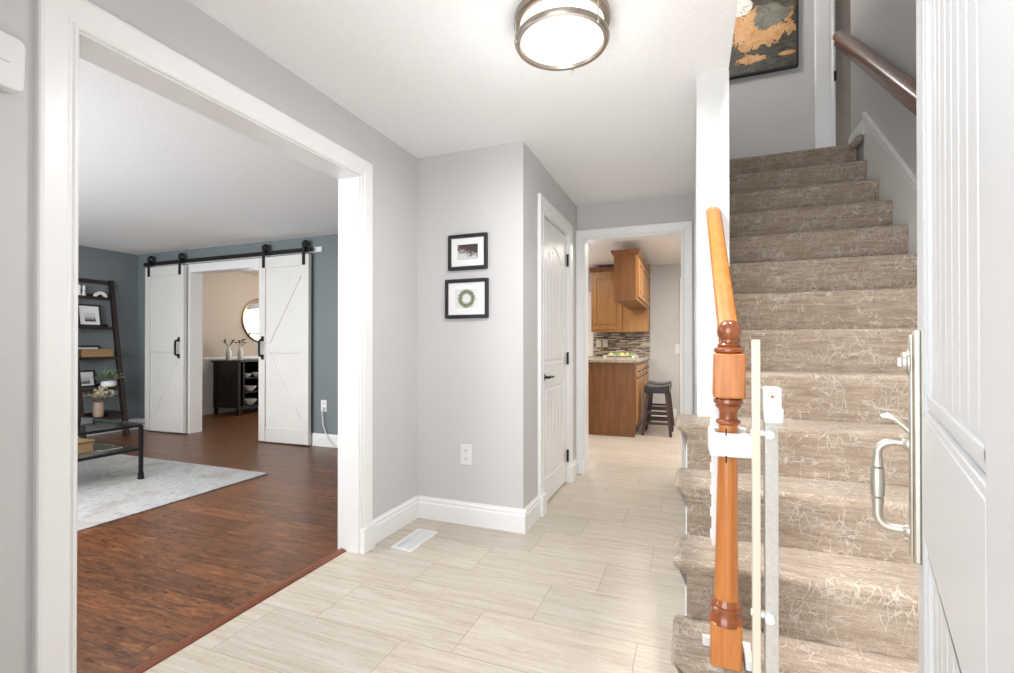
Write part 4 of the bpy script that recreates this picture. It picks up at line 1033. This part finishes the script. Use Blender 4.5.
# ------------------------------------------------------------------ kitchen
cx0, cx1, cy0, cy1 = -1.28, -.655, 6.2, YKB - .002
t_ = thing('base_cabinet', ((cx0 + cx1) / 2, (cy0 + cy1) / 2, 0), 'oak peninsula cabinet with a plain end panel and drawers on its right side', 'cabinet')
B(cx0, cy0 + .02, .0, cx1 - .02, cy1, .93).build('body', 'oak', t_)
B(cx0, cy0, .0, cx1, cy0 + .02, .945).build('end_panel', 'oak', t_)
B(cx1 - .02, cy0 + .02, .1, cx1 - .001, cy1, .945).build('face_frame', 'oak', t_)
yy = cy0 + .06
for i in range(4):
    a, b_ = yy + i * .48, yy + i * .48 + .43
    dd = B(cx1 - .001, a, .75, cx1 + .016, b_, .90).build('drawer', 'oak_light', t_, bevel=.004)
    MB().tube([(cx1 + .016, (a + b_) / 2 - .05, .825), (cx1 + .04, (a + b_) / 2 - .04, .825), (cx1 + .04, (a + b_) / 2 + .04, .825), (cx1 + .016, (a + b_) / 2 + .05, .825)], .006, 8).build('pull', 'black_metal', dd)
    dd = B(cx1 - .001, a, .14, cx1 + .016, b_, .72).build('door', 'oak_light', t_, bevel=.004)
    m = MB().box(cx1 + .015, a + .07, .21, cx1 + .022, b_ - .07, .65); m.build('raised_panel', 'oak_light', dd, bevel=.005)
t_ = thing('base_cabinet', (-2.0, 7.9, 0), 'oak base cabinet under the kitchen window', 'cabinet')
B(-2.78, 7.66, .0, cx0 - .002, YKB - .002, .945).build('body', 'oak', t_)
for i in range(3): B(-2.75 + i * .49, 7.642, .14, -2.30 + i * .49, 7.66, .9).build('door', 'oak_light', t_, bevel=.004)
m = MB().box(cx0 - .02, cy0 - .035, .946, cx1 + .03, YKB - .004, .985).box(-2.78, 7.62, .946, cx0 - .02, YKB - .004, .985)
tag(m.build('countertop', 'granite', bevel=.004), 'speckled beige granite countertop on the oak cabinets', 'countertop')
# upper cabinets
def cab_door(parent, axis, c, a0, a1, z0, z1, sign, mat='oak_light'):
    """raised-panel door on plane axis=c, spanning a0..a1"""
    def bx(m, a_, b_, za, zb, d0, d1):
        p = (c + sign * d0, a_, za) if axis == 0 else (a_, c + sign * d0, za); q = (c + sign * d1, b_, zb) if axis == 0 else (b_, c + sign * d1, zb)
        m.box(*(min(u, v) for u, v in zip(p, q)), *(max(u, v) for u, v in zip(p, q)))
    m = MB(); fw = .06
    bx(m, a0, a0 + fw, z0, z1, 0, .02); bx(m, a1 - fw, a1, z0, z1, 0, .02); bx(m, a0 + fw, a1 - fw, z0, z0 + fw, 0, .02); bx(m, a0 + fw, a1 - fw, z1 - fw, z1, 0, .02)
    bx(m, a0 + fw, a1 - fw, z0 + fw, z1 - fw, 0, .008)
    o = m.build('door', mat, parent, bevel=.003)
    m = MB(); bx(m, a0 + fw + .025, a1 - fw - .025, z0 + fw + .025, z1 - fw - .025, .006, .017); m.build('raised_panel', mat, o, bevel=.006)
    return o
ux0, ux1, uy0 = -1.535, -.62, 7.88
t_ = thing('wall_cabinet', ((ux0 + ux1) / 2, (uy0 + YKB) / 2, 1.39), 'oak wall cabinet above the mosaic tiles', 'cabinet')
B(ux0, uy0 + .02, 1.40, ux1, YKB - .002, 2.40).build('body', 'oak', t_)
B(ux0, uy0, 1.39, ux1, uy0 + .02, 2.40).build('face_frame', 'oak_light', t_)
dd = cab_door(t_, 1, uy0, ux0 + .03, -1.03, 1.43, 2.33, -1)
MB().lathe([(.008, uy0 - .02), (.008, uy0 - .032), (.015, uy0 - .036), (.012, uy0 - .046)], (ux0 + .065, 0, 1.52), 14, 1).build('knob', 'brass', dd, smooth=True)
MB().prism([(uy0 + .02, 2.38), (uy0 - .008, 2.38), (uy0 - .03, 2.44), (uy0 - .03, 2.455), (uy0 + .02, 2.455)], 0, ux0 - .02, ux1 + .02).build('crown', 'oak', t_)
hx0, hx1, hy0, hy1, hz0, hz1 = -.915, -.625, 6.2, 7.85, 1.745, 2.33
t_ = thing('wall_cabinet', ((hx0 + hx1) / 2, (hy0 + hy1) / 2, hz0), 'oak cabinet hung above the peninsula counter, nearest the doorway', 'cabinet')
B(hx0, hy0, hz0, hx1 - .02, hy1, hz1).build('body', 'oak', t_)
B(hx1 - .02, hy0, hz0, hx1, hy1, hz1).build('face_frame', 'oak_light', t_)
for i in range(3):
    a = hy0 + .04 + i * .54; cab_door(t_, 0, hx1, a, a + .5, hz0 + .04, hz1 - .05, 1)
m = MB(); ins = [(0, 2.315), (.006, 2.315), (.035, 2.365), (.035, 2.385), (0, 2.385)]
prev = None
loops = []
for o_, z in ins[1:4]: loops.append([m.bm.verts.new(p) for p in ((hx0 - o_, hy0 - o_, z), (hx1 + o_, hy0 - o_, z), (hx1 + o_, hy1, z), (hx0 - o_, hy1, z))])
for A, Bq in zip(loops, loops[1:]):
    for i in range(4): m.face([A[i], A[(i + 1) % 4], Bq[(i + 1) % 4], Bq[i]])
m.face(loops[0][::-1]); m.face(loops[-1])
m.build('crown', 'oak', t_)
# backsplash
struct(B(-1.555, YKB - .012, .9855, -.62, YKB - .001, 1.39).build('trim_backsplash', 'mosaic'), 'dark and cream mosaic strip tiles behind the counter', 'backsplash')
for x, lab in ((-1.47, 'almond outlet plate on the mosaic tiles, the left of two'), (-1.36, 'almond outlet plate on the mosaic tiles, the right of two')):
    t_ = thing('wall_outlet', (x, YKB - .012, 1.2), lab, 'outlet', 'outlets on the mosaic tiles')
    B(x - .042, YKB - .019, 1.14, x + .042, YKB - .0125, 1.27).build('cover_plate', 'cream', t_, bevel=.002)
    for s_ in (-1, 1): B(x - .018, YKB - .022, 1.205 + s_ * .03 - .018, x + .018, YKB - .0185, 1.205 + s_ * .03 + .018).build('socket', 'cream', t_, bevel=.004)
t_ = thing('light_switch', (-.187, YKB, 1.11), 'white wall switch beside the kitchen door casing', 'switch')
B(-.232, YKB - .007, 1.035, -.15, YKB - .0005, 1.19).build('cover_plate', 'plastic', t_, bevel=.002)
B(-.203, YKB - .011, 1.075, -.178, YKB - .006, 1.15).build('rocker', 'plastic', t_, bevel=.002)
casing('trim_kitchen_back', 1, YKB, -1, -.06, .75, 2.16, 'white door casing on the far kitchen wall', depth=0, plinth=0)
struct(B(-.06, YKB - .012, 0, .75, YKB - .001, 2.16).build('door_4', 'door_white'), 'white door on the far kitchen wall', 'door')
# tray with food
t_ = thing('serving_tray', (-.95, 7.1, .9855), 'white tray on the granite counter', 'tray')
m = MB().box(-1.2, 7.0, .9865, -.72, 7.3, .995)
for b in ((-1.2, 7.0, -.72, 7.012), (-1.2, 7.288, -.72, 7.3), (-1.2, 7.0, -1.188, 7.3), (-.732, 7.0, -.72, 7.3)): m.box(b[0], b[1], .995, b[2], b[3], 1.02)
m.build('tray_body', 'pot_white', t_)
B(-1.14, 6.995, .999, -.78, 7.001, 1.012).build('tray_slot', 'black_metal', t_)
for i, (x, y, mt) in enumerate(((-1.09, 7.1, 'y'), (-1.0, 7.18, 'g'), (-.93, 7.09, 'y'), (-.86, 7.17, 'y'), (-.80, 7.1, 'g'))):
    m = MB().lathe([(0, .997), (.022, 1.0), (.036, 1.018), (.038, 1.035), (.028, 1.055), (.008, 1.062), (0, 1.058)], (x, y, 0), 16)
    lab = ['yellow fruit at the left end of the white tray', 'green fruit at the back left of the white tray', 'yellow fruit in the middle of the white tray', 'yellow fruit at the back right of the white tray', 'green fruit at the right end of the white tray'][i]
    t2 = tag(m.build('fruit', 'fruit_' + mt, smooth=True), lab, 'fruit', 'fruit on the white tray')
# stools
def stool(yc, label, src=None):
    if src is not None:
        r = src.copy(); COL.objects.link(r); r.location = (src.location.x, yc, 0); r['label'] = label
        for ch in list(src.children):
            c = ch.copy(); COL.objects.link(c); c.parent = r
        return r
    x0, x1 = -.555, -.25; xc = (x0 + x1) / 2; t = thing('bar_stool', (xc, yc, 0), label, 'stool', 'black stools at the peninsula')
    m = MB(); n = 14; top = []; bot = []
    for i in range(n + 1):
        x = x0 + (x1 - x0) * i / n; s_ = (2 * i / n - 1); zt0 = .628 + .028 * s_ * s_; top.append((x, zt0)); bot.append((x, .548))
    m.prism(top + bot[::-1], 1, yc - .20, yc + .20)
    m.build('seat', 'leather', t, bevel=.018, seg=3)
    for sx_ in (-1, 1):
        for sy_ in (-1, 1):
            MB().beam((xc + sx_ * .115, yc + sy_ * .15, .55), (xc + sx_ * .172, yc + sy_ * .20, .0), .036, .036, (0, 1, 0)).build('leg', 'stool_wood', t, bevel=.002)
    for sy_ in (-1, 1):
        for z in (.16, .30):
            k = 1 - z / .55; MB().beam((xc - .115 - .05 * k, yc + sy_ * (.15 + .045 * k), z), (xc + .115 + .05 * k, yc + sy_ * (.15 + .045 * k), z), .018, .03).build('rung', 'stool_wood', t)
    for sx_ in (-1, 1):
        z = .22; k = 1 - z / .55; MB().beam((xc + sx_ * (.115 + .05 * k), yc - .15 - .045 * k, z), (xc + sx_ * (.115 + .05 * k), yc + .15 + .045 * k, z), .018, .03).build('rung', 'stool_wood', t)
    return t
s1 = stool(6.58, 'dark bar stool with black saddle seat, the nearer of two beside the oak peninsula')
stool(7.12, 'dark bar stool with black saddle seat, the farther of two beside the oak peninsula', s1)
